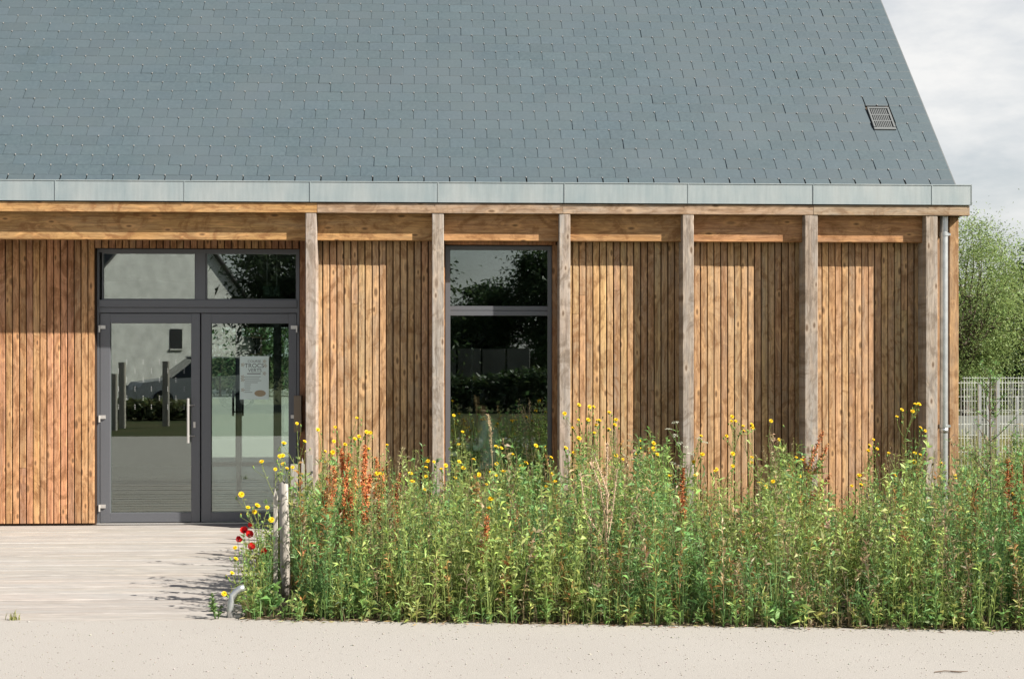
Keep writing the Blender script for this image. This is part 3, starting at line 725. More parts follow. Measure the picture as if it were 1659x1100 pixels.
def flower_weed(label, heads, Y, tone=None, leafy=1.0, dx=0.0):
    heads = list(heads)+[(heads[int(rng.integers(len(heads)))][0]+rng.normal(0, 13), max(h_[1] for h_ in heads)+rng.uniform(-6, 26)) for h_ in range(0)]
    heads += [(heads[k % len(heads)][0]+rng.normal(0, 12), heads[k % len(heads)][1]+rng.uniform(6, 34)) for k in range(int(rng.random() < .5))]
    pts = [P(px, py, Y+rng.uniform(-.12, .12)) for px, py in heads]
    bx = sum(p.x for p in pts)/len(pts)+dx; top = max(p.z for p in pts); low = min(p.z for p in pts)
    r = plant_root('yellow_flower_weed', label, 'wildflower', bx, Y, 'yellow wildflowers in the bed')
    off = np.array([bx, Y, 0]); tone = (FRESH*.55+OLIVE*.45)*rng.uniform(.9, 1.15) if tone is None else tone
    st, fo = Geo(), Geo(); stemc = tone*.8+np.array([.05,.035,.015])
    fork = np.array([rng.normal(0, .03), rng.normal(0, .03), max(.12, low-.16)*rng.uniform(.82, .98)])
    main = curve((0,0,0), fork, .12, 7); st.tube(main, np.linspace(.0055, .0034, 7), stemc, 5)
    n = int(34*leafy*(.5+fork[2])); tt = rng.uniform(.1, 1, n)
    fo.leaves(along(main, tt), outdir(n, 5, 60), rng.uniform(.05, .11, n)*(1.15-.5*tt), rng.uniform(.011, .022, n), vary(tone, n), .25)
    for p in pts:
        e = np.array(p)-off; br = curve(fork, e-np.array([0,0,.012]), .22, 6)
        st.tube(br, np.linspace(.003, .0017, 6), stemc, 4)
        n = int(11*leafy); tt = rng.uniform(.05, .95, n)
        fo.leaves(along(br, tt), outdir(n, 15, 70), rng.uniform(.02, .06, n)*(1.2-.7*tt), rng.uniform(.006, .013, n), vary(tone*1.05, n), .2)
        h = bpy.data.objects.new('flower_head', HEAD); C.objects.link(h); h.parent = r; h.location = e
        h.scale = (rng.uniform(.70, 1.15),)*3; h.rotation_euler = (rng.uniform(.2, 1.15), rng.uniform(-.2, .7), 0)
        for _ in range(2 if rng.random() < .6 else 1):
            be = e+np.array([rng.normal(0, .035), rng.normal(0, .03), -rng.uniform(.01, .06)]); bb = curve(br[3], be-np.array([0,0,.015]), .2, 4)
            st.tube(bb, [.002,.0016,.0013,.0012], stemc, 3)
            q = bpy.data.objects.new('flower_bud', BUD); C.objects.link(q); q.parent = r; q.location = be; q.scale = (rng.uniform(.8, 1.1),)*3
            q.rotation_euler = (rng.uniform(-.4, .4), rng.uniform(-.4, .4), 0)
    st.build('stem', LEAF, r); fo.build('foliage', LEAF, r); return r
FW = [
 ('yellow-flowered weed leaning over the deck edge beside the red poppies', [(391,801),(402,822),(412,829),(417,819),(433,822),(440,842)], -4.15, 1.0, .06),
 ('low yellow-flowered weed spilling onto the deck below the poppies', [(376,928),(382,905),(381,887)], -4.3, 1.0, .07),
 ('sparse yellow weed arching from the round stake towards the door', [(424,748),(446,760)], -3.7, .7, .10),
 ('yellow-flowered weed crowning the round wooden stake', [(459,752),(453,739),(474,757),(465,759),(458,738)], -3.4, .9, 0),
 ('tall thin yellow weed rising before the door frame', [(481,686),(460,718)], -2.6, .55, .04),
 ('yellow-flowered weed at the foot of the post beside the door', [(515,696),(527,731),(539,733),(527,748)], -2.3, 1.1, 0),
 ('tallest yellow-flowered weed before the first clad bay', [(578,677),(543,692),(559,720),(541,715)], -1.9, 1.2, 0),
 ('yellow-flowered weed behind the big rust dock, four heads close together', [(594,700),(600,701),(582,707),(575,711)], -2.1, 1.2, 0),
 ('yellow weed with two heads right of the big rust dock', [(627,721),(597,727)], -2.6, 1.0, 0),
 ('low yellow weed below the rust dock, left of the second post', [(611,767),(618,767),(582,788)], -3.6, .8, 0),
 ('yellow-flowered weed in front of the shaded boards, left of the second post', [(665,767),(668,780),(690,772),(688,793)], -3.1, 1.0, 0),
 ('yellow weed with two bright heads against the second post', [(693,747),(703,748),(690,757)], -2.4, .9, 0),
 ('yellow-flowered weed at the foot of the second post', [(715,760),(722,754)], -2.7, 1.0, 0),
 ('tall yellow weed standing before the left window frame', [(735,673),(743,720)], -1.6, 1.3, 0),
 ('yellow-flowered weed below the person behind the window', [(744,748),(751,758),(767,744),(776,768)], -3.0, 1.1, 0),
 ('yellow weed with three heads at the middle of the window', [(808,718),(812,726),(804,724)], -2.2, 1.0, 0),
 ('low yellow weed with bright heads beneath the middle of the window', [(788,785),(776,771),(795,765)], -3.7, 1.0, 0),
 ('single low yellow weed deep in the green, below the window', [(792,823),(795,808)], -4.1, .9, 0),
 ('yellow-flowered weed right of the window centre, heads well apart', [(830,736),(816,764),(804,771),(845,755),(852,750)], -2.8, 1.1, 0),
 ('yellow weed with two heads before the right part of the window', [(868,722),(882,723)], -2.0, 1.2, 0),
 ('yellow-flowered weed against the right window frame', [(893,741),(895,767),(899,780),(885,788)], -2.9, 1.1, 0),
 ('tallest yellow-flowered weed of the bed, right of the third post', [(938,656),(937,680),(928,693),(955,659)], -1.3, 1.4, 0),
 ('tall yellow weed before the sunlit boards right of the third post', [(962,659),(953,680),(966,688),(967,681),(963,701)], -1.6, 1.5, 0),
 ('yellow-flowered weed with heads along the shadow edge of the third bay', [(987,668),(998,680),(996,688)], -1.2, 1.2, 0),
 ('yellow weed low at the third post', [(938,710),(929,733)], -2.4, 1.2, 0),
 ('yellow weed with two heads behind the pale dry stalk', [(998,738),(1009,744)], -2.3, 1.1, 0),
 ('yellow-flowered leafy weed before the dark boards left of the fourth post', [(1038,714),(1036,726),(1030,736),(1059,718),(1065,736)], -2.0, 1.6, 0),
 ('yellow weed with one low head left of the fourth post', [(1085,771),(1059,727)], -2.9, 1.1, 0),
 ('yellow weed at the foot of the fourth post', [(1136,706),(1138,736),(1124,748),(1127,770)], -1.8, .8, 0),
 ('thin tall yellow weed in front of the sunlit boards of the fourth bay', [(1186,675),(1192,682),(1177,706),(1204,690)], -1.3, .7, 0),
 ('thin yellow weed at the shadow edge of the fourth bay', [(1218,688),(1219,693),(1218,741),(1218,749)], -1.1, .7, 0),
 ('low thin yellow weed before the pale boards of the fourth bay', [(1187,735),(1187,755),(1161,760)], -1.9, .7, 0),
 ('thin yellow weed against the shaded boards left of the fifth post', [(1249,682),(1262,712)], -1.2, .9, 0),
 ('low yellow weed with three heads left of the fifth post', [(1231,783),(1241,788),(1252,780)], -2.9, 1.0, 0),
 ('yellow weed with one head at the foot of the fifth post', [(1299,745),(1290,741)], -2.4, 1.3, 0),
 ('yellow weed standing before the sunlit boards of the last bay', [(1415,712),(1409,722),(1421,727)], -1.5, .8, 0),
 ('low yellow weed at the bright boards of the last bay', [(1392,770),(1395,785),(1380,787)], -2.8, .8, 0),
 ('tall bare yellow weed with forked stalks before the dark last boards', [(1483,655),(1489,655),(1461,664),(1453,675)], -1.4, .45, .0),
 ('yellow weed close to the last post, two small heads', [(1491,693),(1499,698)], -1.2, .6, 0),
 ('bushy yellow weed left of the last post', [(1482,734),(1491,737),(1440,734),(1450,770)], -2.2, 1.6, 0),
 ('yellow weed in front of the downpipe', [(1525,750),(1515,775)], -2.4, 1.2, 0),
 ('low yellow weed right of the corner board', [(1560,790),(1548,772),(1578,800)], -2.8, 1.2, 0),
 ('yellow weed at the right edge beside the rust docks', [(1640,800),(1655,812)], -3.2, 1.1, 0),
]
for lab, heads, Y, lf, dx in FW: flower_weed(lab, heads, Y, None, lf, dx)

def dock(label, spikes, Y, col=RUST, dense=1.0):
    """curled dock gone to seed: stalks packed with rusty seed clusters; spikes = (px, top, px, bottom of the seeds)"""
    bx = sum(P(s[2], 700, Y).x for s in spikes)/len(spikes)
    r = plant_root('dock_plant', label, 'weed', bx, Y, 'rusty docks in the bed')
    st, sd_, lf = Geo(), Geo(), Geo(); off = np.array([bx, Y, 0])
    for (a, ta, b, tb) in spikes:
        top = np.array(P(a, ta, Y+rng.uniform(-.05, .05)))-off; bot = np.array(P(b, tb, Y))-off
        base = np.array([bot[0]*.35, rng.normal(0, .02), 0]); p = np.concatenate([curve(base, bot, .1, 4)[:-1], curve(bot, top, .10, 6)])
        st.tube(p, np.linspace(.006, .0015, len(p)), col*.7+np.array([.03,.03,.01]), 5)
        n = int(1100*dense*np.linalg.norm(top-bot)); seg = curve(bot, top, .0, 6); tt = rng.uniform(0, 1, n)
        cl = np.round(tt*14)/14+rng.normal(0, .014, n)
        rad = .023*(1.15-.75*tt)
        c = along(p[-6:], np.clip(cl, 0, 1))+rng.normal(0, 1, (n, 3))*rad[:, None]*np.array([.62, .62, .8])
        sd_.leaves(c, outdir(n, -60, 60), rng.uniform(.010, .019, n), rng.uniform(.008, .015, n), vary(col*1.25, n, .3), .1)
        n = 6; tt = rng.uniform(.1, .5, n)
        lf.leaves(along(p, tt), outdir(n, 0, 50), rng.uniform(.09, .18, n), rng.uniform(.02, .035, n), vary(FRESH*.6+RUST*.3, n), .35)
    st.build('stem', DRY, r); sd_.build('seed_head', DRY, r)['kind'] = 'stuff'; lf.build('foliage', LEAF, r); return r
dock('large rust-red dock with several seed spikes in the first clad bay', [(553,728,572,838),(592,722,588,800),(566,735,560,845),(538,790,556,850),(575,760,566,860),(600,770,590,845)], -3.3, RUST*1.3, 2.2)
dock('rust-orange dock between the post beside the door and the large dock', [(530,772,534,850),(541,758,540,840),(523,795,528,850)], -3.5, RUST*1.2, 1.8)
dock('orange dock close behind the large rust one, nearer the dark boards', [(610,742,606,815),(620,760,612,830)], -3.0, RUST*1.15, 1.6)
dock('smaller brown dock right of the large rust one', [(648,768,645,850),(636,785,640,840),(612,800,615,845)], -3.1, RUST*.75)
dock('rust dock spike low in the green below the window', [(789,838,781,905)], -4.3, RUST*1.0, 1.6)
dock('dark rust spike standing at the fourth post', [(1107,760,1106,850),(1101,800,1105,860)], -3.2, RUST*.85, 1.8)
dock('reddish branching dock left of the fifth clad bay', [(1333,700,1313,762),(1318,728,1308,765),(1301,740,1309,790),(1340,722,1315,770)], -2.2, RUST*1.05, .9)
dock('brown dock leaning low beside the fifth post', [(1345,770,1308,815)], -3.4, RUST*.7, 1.0)
dock('rust dock below the corner of the building', [(1582,785,1585,870),(1576,800,1583,860)], -3.6, RUST*.7, 1.2)
dock('tall rust dock at the far right among the weeds', [(1632,745,1630,835),(1641,755,1636,840),(1650,768,1644,840)], -3.3, RUST*1.0, 1.3)
dock('second rust dock cut by the right edge of the picture', [(1662,748,1655,850),(1655,800,1652,880)], -3.5, RUST*1.05, 1.3)
dock('low rust dock at the path, bottom right corner of the bed', [(1662,940,1655,1005),(1655,955,1650,1008)], -4.72, RUST*.95, 1.2)

def dry_stalk(label, lines, Y, col=STRAW, r0=.004, fuzz=160):
    bx = P(lines[0][-1][0], 700, Y).x; r = plant_root('dry_stalk', label, 'dry plant', bx, Y)
    st, fz = Geo(), Geo(); off = np.array([bx, Y, 0])
    for ln in lines:
        pts = np.array([np.array(P(px, py, Y+rng.uniform(-.03, .03)))-off for px, py in ln][::-1])
        st.tube(pts, np.linspace(r0, r0*.5, len(pts)), col, 5)
        n = int(fuzz*np.linalg.norm(pts[-1]-pts[0])); tt = rng.uniform(.35, 1, n)
        fz.leaves(along(pts, tt)+rng.normal(0, .006, (n, 3)), outdir(n, 20, 80), rng.uniform(.012, .03, n), rng.uniform(.003, .006, n), vary(col*1.1, n), .1)
    st.build('stalk', DRY, r); fz.build('seed_head', DRY, r)['kind'] = 'stuff'; return r
dry_stalk('pale dry branching stalk between the third and fourth posts', [[(958,748),(972,790),(980,840),(986,930),(987,985)],[(985,720),(982,790),(984,860)],[(940,765),(948,830),(975,870)],[(1000,760),(992,830),(984,880)],[(962,735),(985,800),(982,850)],[(968,850),(972,900),(984,940)]], -4.25, np.array([.56,.42,.29]), .006, 300)
dry_stalk('pale feathery grass head in front of the person behind the window', [[(791,674),(795,700),(797,740),(800,800)]], -2.4, STRAW*1.1, .004, 420)
dry_stalk('thin dry grass stalk left of the second post', [[(654,724),(647,745),(644,800),(645,850)]], -2.6, STRAW*.9, .003, 300)
dry_stalk('short pale seed stalk right of the round stake', [[(494,832),(492,860),(490,930)]], -4.0, STRAW, .005, 500)
dry_stalk('thin dry stalk low at the path, below the window', [[(768,945),(770,975),(765,1005)]], -4.7, STRAW, .003, 200)
dry_stalk('two thin dry stalks before the last bay, close to the path', [[(1290,825),(1288,900),(1287,960)],[(1347,880),(1345,950),(1344,1000)]], -4.4, STRAW*.95, .003, 120)
dry_stalk('brown dead stems against the shaded boards right of the shadow edge, fourth bay', [[(1248,700),(1250,745),(1255,800)],[(1236,722),(1242,760),(1252,810)],[(1262,715),(1258,760),(1256,800)]], -1.3, STRAW*.75, .003, 260)

def leafy(label, cx, topy, wpx, Y, tone, nst=7, L=.075, W=.016, dens=60):
    bx = X(cx, Y); r = plant_root('leafy_weed', label, 'weed', bx, Y); st, fo = Geo(), Geo()
    for k in range(nst):
        px = cx+rng.uniform(-.5, .5)*wpx; e = np.array(P(px, topy+rng.uniform(0, 45), Y+rng.uniform(-.15, .15)))-np.array([bx, Y, 0])
        e[2] = max(e[2], .05); p = curve((e[0]*.4, e[1]*.4, 0), e, .1, 7); st.tube(p, np.linspace(.005, .0016, 7), tone*.8, 4)
        n = int(dens*e[2]); tt = rng.uniform(.25, 1, n)
        fo.leaves(along(p, tt), outdir(n, 10, 65), L*rng.uniform(.6, 1.2, n)*(1.2-.6*tt), W*rng.uniform(.7, 1.2, n), vary(tone, n), .2)
    st.build('stem', LEAF, r); fo.build('foliage', LEAF, r); return r
leafy('tall bushy green weed left of the fourth post', 1062, 705, 58, -2.5, FRESH*1.15+OLIVE*.2, 9, .085, .019, 85)
leafy('bushy bright weed right of the third post', 955, 700, 60, -2.3, OLIVE*.6+FRESH*.6, 9, .07, .014, 75)
leafy('bushy green weed left of the fifth post', 1275, 718, 66, -2.5, FRESH*.8+OLIVE*.4, 10, .07, .016, 80)
leafy('loose pale weed covering the first boards right of the round stake', 500, 765, 60, -3.2, OLIVE*.9, 8, .05, .011, 90)
leafy('leafy weed in front of the left window frame', 745, 700, 36, -2.0, OLIVE*.7+FRESH*.3, 5, .045, .016, 50)
leafy('green weed filling the foot of the last post', 1460, 735, 80, -2.6, OLIVE*.8+FRESH*.2, 10, .05, .011, 90)
leafy('green weed growing below the window, right of its middle', 860, 742, 70, -3.0, OLIVE*.5+FRESH*.5, 9, .06, .013, 75)
leafy('dark leafy tuft on the deck corner beside the bent tube', 352, 958, 26, -4.55, DARKG*1.3+FRESH*.3, 6, .05, .014, 200)
leafy('broad-leaved low weed at the path right of the bent tube', 425, 950, 60, -4.5, FRESH*.9+BLUEG*.3, 7, .12, .05, 60)
leafy('tall green weed at the right edge of the picture', 1652, 690, 40, -2.4, FRESH*.8+BLUEG*.2, 7, .08, .013, 75)
# sapling on the right
def sapling():
    Y = -3.0; b = P(1604, 950, Y); bx = X(1603, Y); r = plant_root('young_tree', 'slender young tree with small leaves before the wire fence', 'sapling', bx, Y)
    st, fo = Geo(), Geo(); off = np.array([bx, Y, 0])
    main = np.array([np.array(P(px, py, Y))-off for px, py in ((1603,1010),(1604,900),(1605,800),(1604,720),(1603,650),(1604,600))]); main[0][2] = 0
    br_ = np.array([.13,.09,.07]); st.tube(main, [.010,.009,.008,.006,.004,.002], br_, 6)
    for k in range(34):
        t = rng.uniform(.22, .99); p0 = along(main, np.array([t]))[0]; l = (1.08-t)*.62*rng.uniform(.6, 1.1)+.05
        d = outdir(1, 25, 60)[0]; p = curve(p0, p0+d*l, .2, 5); st.tube(p, np.linspace(.0035, .001, 5), br_*1.1, 4)
        n = int(14+60*l); tt = rng.uniform(.1, 1, n)
        fo.leaves(along(p, tt), outdir(n, 0, 70), rng.uniform(.02, .045, n), rng.uniform(.006, .011, n), vary(FRESH*.9+BLUEG*.25, n), .15)
    st.build('trunk', BARK if False else DRY, r); fo.build('crown', LEAF, r)
sapling()
# white umbels by the fourth post
def umbel():
    Y = -1.7; hd = [(1095,686),(1083,697),(1093,707),(1101,720),(1112,726),(1119,737),(1141,718),(1102,757),(1090,752),(1132,712)]
    bx = X(1108, Y); r = plant_root('white_umbel_weed', 'weed with flat white flower clusters around the fourth post', 'wildflower', bx, Y)
    st, fo = Geo(), Geo(); off = np.array([bx, Y, 0]); fk = np.array([0, 0, .45]); st.tube(curve((0,0,0), fk, .1), np.linspace(.006,.004,6), FRESH, 5)
    for px, py in hd:
        e = np.array(P(px, py, Y+rng.uniform(-.1, .1)))-off; p = curve(fk, e, .2); st.tube(p, np.linspace(.003,.0015,6), FRESH, 4)
        um = Geo(); n = 46; a = rng.uniform(0, 6.28, n); q = np.sqrt(rng.uniform(0, 1, n))*.032
        c = np.stack([np.cos(a)*q, np.sin(a)*q, .012-q*q*6], 1)
        um.leaves(c, outdir(n, 20, 90), .008, .007, vary(np.array([.62,.64,.52]), n, .1), 0)
        h = um.build('flower_head', PETAL, r); h.location = e; h.rotation_euler = (rng.uniform(0, .5), rng.uniform(-.3, .3), 0)
        n = 16; fo.leaves(along(p, rng.uniform(0, .9, n)), outdir(n, 0, 60), rng.uniform(.03, .07, n), rng.uniform(.01, .018, n), vary(FRESH, n), .2)
    st.build('stem', LEAF, r); fo.build('foliage', LEAF, r)
umbel()
# red poppies at the deck end
def poppy_mesh(s=1.0):
    g = Geo(); n = 5
    for k in range(n):
        a0 = 2*math.pi*k/n; K = 4; rows = []
        for i, (rr, zz, ww) in enumerate(((.002,-.004,.12),(.017,.004,.62),(.028,.020,.78),(.031,.034,.6))):
            for j in (-1, -.33, .33, 1): a = a0+j*ww; rows.append((rr*math.cos(a), rr*math.sin(a), zz+.004*math.sin(k*2+j*3)))
        tr = []
        for i in range(3):
            for j in range(3): q = i*4+j; tr += [(q, q+1, q+5), (q, q+5, q+4)]
        g.add(rows, tr, REDP*rng.uniform(.8, 1.2))
    g.tube([(0,0,0),(0,0,.012)], [.006,.007], np.array([.03,.04,.02]), 6); return g.mesh('poppy_flower')
PM = poppy_mesh(); PM.materials.append(PETAL)
for lab, fl in (('red poppy with the largest open flower, beside the door', [(396,862),(403,868)]), ('small drooping poppy nearest the deck', [(385,876)]),
                ('dark red poppies low against the round stake', [(405,888),(425,896)]), ('small dark poppy bud flower highest of the poppies', [(403,852)])):
    Y = -4.0; bx = P(fl[0][0], 900, Y).x+.1; r = plant_root('poppy', lab, 'poppy', bx, Y, 'poppies at the deck end'); st, fo = Geo(), Geo(); off = np.array([bx, Y, 0])
    for px, py in fl:
        e = np.array(P(px, py, Y+rng.uniform(-.05, .05)))-off; p = curve((0,0,0), e-np.array([0,0,.004]), .15, 7); st.tube(p, np.linspace(.0025,.0016,7), OLIVE*.8, 4)
        h = bpy.data.objects.new('flower', PM); C.objects.link(h); h.parent = r; h.location = e; h.scale = (rng.uniform(.6, .8) if 'small' in lab else .9,)*3; h.rotation_euler = (rng.uniform(.4, 1.2), rng.uniform(-.5, .3), rng.uniform(0, 3))
        n = 16; fo.leaves(along(p, rng.uniform(.05, .7, n)), outdir(n, 0, 60), rng.uniform(.03, .08, n), rng.uniform(.008, .016, n), vary(OLIVE, n), .2)
    st.build('stem', LEAF, r); fo.build('foliage', LEAF, r)
# grass tuft growing at the deck's front edge
g = Geo(); p = G0(22, 1004)
for _ in range(16): blades(g, p.x+rng.normal(0, .03), p.y+rng.normal(0, .008), rng.uniform(.03, .10), OLIVE*.8+STRAW*.2, 2)
setp(g.build('grass_tuft', LEAF), 'tiny grass tuft at the front edge of the deck', 'grass')

# ------------------------------------------------------------------ stakes and tube at the end of the deck
def stake(label, px, topy, wpx, Y, kind):
    t = P(px, topy, Y); r = wpx/2*(Y+DC)/F
    if kind == 'round':
        m = MB(); K = 7; rs = [r*(1.02-.03*i/K+.015*math.sin(i*2.1)) for i in range(K)]; pts = [(t.x+.006*math.sin(i*.8), Y, t.z*i/(K-1)) for i in range(K)]
        pts.append((t.x+.004, Y, t.z+.004)); rs.append(r*.88)
        o = m.tube(pts, rs, 14).build('wooden_stake', W_STAKE, None, True)
    elif kind == 'flat': o = MB().cbox(t.x-r, t.x+r, Y-.012, Y+.012, 0, t.z, .003).build('wooden_stake', W_STAKE)
    else:
        m = MB().cbox(t.x-r, t.x+r, Y-.01, Y+.01, 0, t.z-.06, .003)
        m.add([(t.x-r+.003,Y-.01,t.z-.06),(t.x+r-.003,Y-.01,t.z-.06),(t.x+r-.003,Y+.01,t.z-.06),(t.x-r+.003,Y+.01,t.z-.06),(t.x-r*.2,Y,t.z)], [(0,1,4),(1,2,4),(2,3,4),(3,0,4)])
        o = m.build('wooden_stake', W_STAKE)
    return setp(o, label, 'stake', 'stakes along the deck end')
stake('thick round grey wooden stake at the end of the deck', 460.5, 784, 15.5, -3.65, 'round')
stake('flat-topped square wooden stake behind the round one', 476.5, 752, 11, -1.9, 'flat')
stake('thin pointed wooden stake left of the round one', 446.5, 790, 7, -3.9, 'point')
stake('small pointed stake before the post beside the door', 490.5, 741, 5, -1.2, 'point')
stake('short flat stake touching the post beside the door', 502, 737, 10, -.9, 'flat')
p0 = G0(373, 999.5)
bt = [(p0.x+a_, p0.y+.2*a_, z_) for a_, z_ in ((0,0),(0,.06),(.005,.105),(.016,.14),(.036,.168),(.062,.185),(.09,.192))]
_bt = [(p0.x, p0.y, 0), (p0.x, p0.y, .06)]+[(p0.x+.12-.12*math.cos(a), p0.y+.06*math.sin(a)*0, .06+.12*math.sin(a)) for a in np.linspace(.15, 1.35, 7)]+[(p0.x+.26, p0.y, .205), (p0.x+.5, p0.y, .21)]
setp(MB().tube(bt, .0225, 16).build('bent_tube', GALV, None, True), 'bent galvanised tube rising from the path into the weeds', 'tube')
# bronze box beside the door
a, b = X(476, LY-.1), X(488.5, LY-.1)
wb = empty('wall_box', ((a+b)/2, LY-.05, Z(700, LY-.1, 480)), label='small flat brown metal box on the wall right of the door', cat='box')
hh = Z(641, LY-.1, 480)-Z(700, LY-.1, 480)
MB().cbox(-(b-a)/2, (b-a)/2, -.05, .05, 0, hh, .004).build('case', BROWNBOX, wb); box('lid', BROWNBOX, wb, -(b-a)/2+.004, (b-a)/2-.004, -.056, -.051, hh*.55, hh-.01)

# ------------------------------------------------------------------ wire fence, wall and trees on the right
def wire_fence(label, Y, x0, posts, ztop, group):
    f = empty('wire_fence', (x0, Y, 0), label=label, cat='fence', group=group)
    xs_ = [x0]+posts
    for i, (px_, zt_) in enumerate(zip(posts, ztop)):
        MB().cbox(px_-x0-.022, px_-x0+.022, -.02, .02, 0, zt_, .003).build('post', GALV, f)
    for a, b in zip(xs_[:-1], xs_[1:]):
        m = MB(); zt_ = 1.32; a_, b_ = a-x0, b-x0
        for x in np.arange(a_+.03, b_-.02, .05): m.box(x-.0022, x+.0022, .022, .0265, .05, zt_+.03)
        for z in np.arange(.1, zt_+.01, .203): m.box(a_, b_, .027, .033, z-.003, z+.003)
        m.box(a_, b_, .0265, .034, zt_-.004, zt_+.004)
        o = m.build('mesh_panel', WIRE, f); o['kind'] = 'stuff'
YF = 6.64
wire_fence('grey wire mesh fence right of the building, nearest of the two', YF, XG+.05, [X(1587,YF), X(1616,YF), X(1616,YF)+2.5, X(1616,YF)+5.0, X(1616,YF)+7.5], [1.30, 1.38, 1.38, 1.38, 1.38], 'wire fences right of the building')
YF2 = 11.0
wire_fence('second wire mesh fence standing behind the nearer one', YF2, X(1560,YF2), [X(1600,YF2), X(1648,YF2), X(1648,YF2)+2.5, X(1648,YF2)+5], [1.0]*4, 'wire fences right of the building')
m = MB()
for i in range(5): m.cbox(X(1500,16)+i*1.3+.006, X(1500,16)+(i+1)*1.3-.006, 16, 16.2, 0, .78+.012*(i%2), .01)
FENCEWALL = plain('grey_block', (0.19, 0.20, 0.18), 0.9, 0, 9, 0.2)
lw = empty('low_wall', (0,0,0), label='low pale concrete wall behind the wire fences', cat='wall')
for i in range(5): MB().cbox(X(1500,16)+i*1.3+.006, X(1500,16)+(i+1)*1.3-.006, 16, 16.2, 0, .42+.012*(i%2), .01).build('block', FENCEWALL, lw)

def tree(name, label, x, y, h, rx, zc, rz, leafL, nleaf, tone, group, bare=0.2, ncl=90, droop=.2, lean=0):
    r = empty(name, (x, y, 0), label=label, cat='tree', group=group); tk, cr = Geo(), Geo()
    tr0 = max(.07, h*.022); trunk = curve((0,0,0), (lean, 0, h*.62), .08, 6); bc = np.array([.13,.10,.075])
    tk.tube(trunk, np.linspace(tr0, tr0*.4, 6), bc, 8)
    cc = []
    while len(cc) < ncl:
        q = rng.normal(size=3); q /= np.linalg.norm(q); q *= rng.uniform(.35, 1)**.5
        q[:2] *= 1+.25*math.sin(3*math.atan2(q[1], q[0])+x); cc.append(np.array([q[0]*rx+lean, q[1]*rx, zc+q[2]*rz]))
    for c in cc[::3]:
        t = rng.uniform(.35, .98); p0 = along(trunk, np.array([t]))[0]; tk.tube(curve(p0, c, .2, 5), np.linspace(tr0*.28, tr0*.05, 5), bc, 5)
    per = nleaf//ncl
    for c in cc:
        if c[2] < .25: continue
        sp = rx*rng.uniform(.09, .27); q = rng.normal(size=(per, 3))*sp*np.array([1, 1, .8]); tn = tone*rng.uniform(.72, 1.28)
        b = c+q; b = b[b[:, 2] > .1]; n = len(b)
        if n: cr.leaves(b, outdir(n, -50, 50), leafL*rng.uniform(.6, 1.3, n), leafL*.38*rng.uniform(.7, 1.2, n), vary(tn, n, .15), droop)
    tk.build('trunk', BARK if False else DRY, r); cr.build('crown', LEAF, r); return r
SIDE_Y = 17.0
tree('willow_tree', 'pale green willow-like tree rising behind the wire fences', X(1578,SIDE_Y)-.2, SIDE_Y, 5.0, 1.45, 2.75, 2.0, .066, 46000, OLIVE*.42+FRESH*.40+np.array([.015,.03,.02]), 'trees right of the building', ncl=190)
tree('dark_tree', 'darker broadleaf tree cut by the right edge of the picture', X(1685,18.5), 18.5, 4.6, 1.5, 2.3, 1.9, .16, 12000, DARKG*1.1, 'trees right of the building', ncl=120)
tree('willow_tree', 'low bushy tree filling the gap beside the building corner', X(1555,20), 21, 3.4, 2.3, 1.6, 1.5, .13, 14000, OLIVE*.7+FRESH*.25, 'trees right of the building', ncl=120)
tree('willow_tree', 'bushy green tree between the willow and the right edge', X(1650,21), 22.5, 4.0, 1.9, 1.9, 1.7, .14, 13000, OLIVE*.6+FRESH*.4, 'trees right of the building', ncl=120)

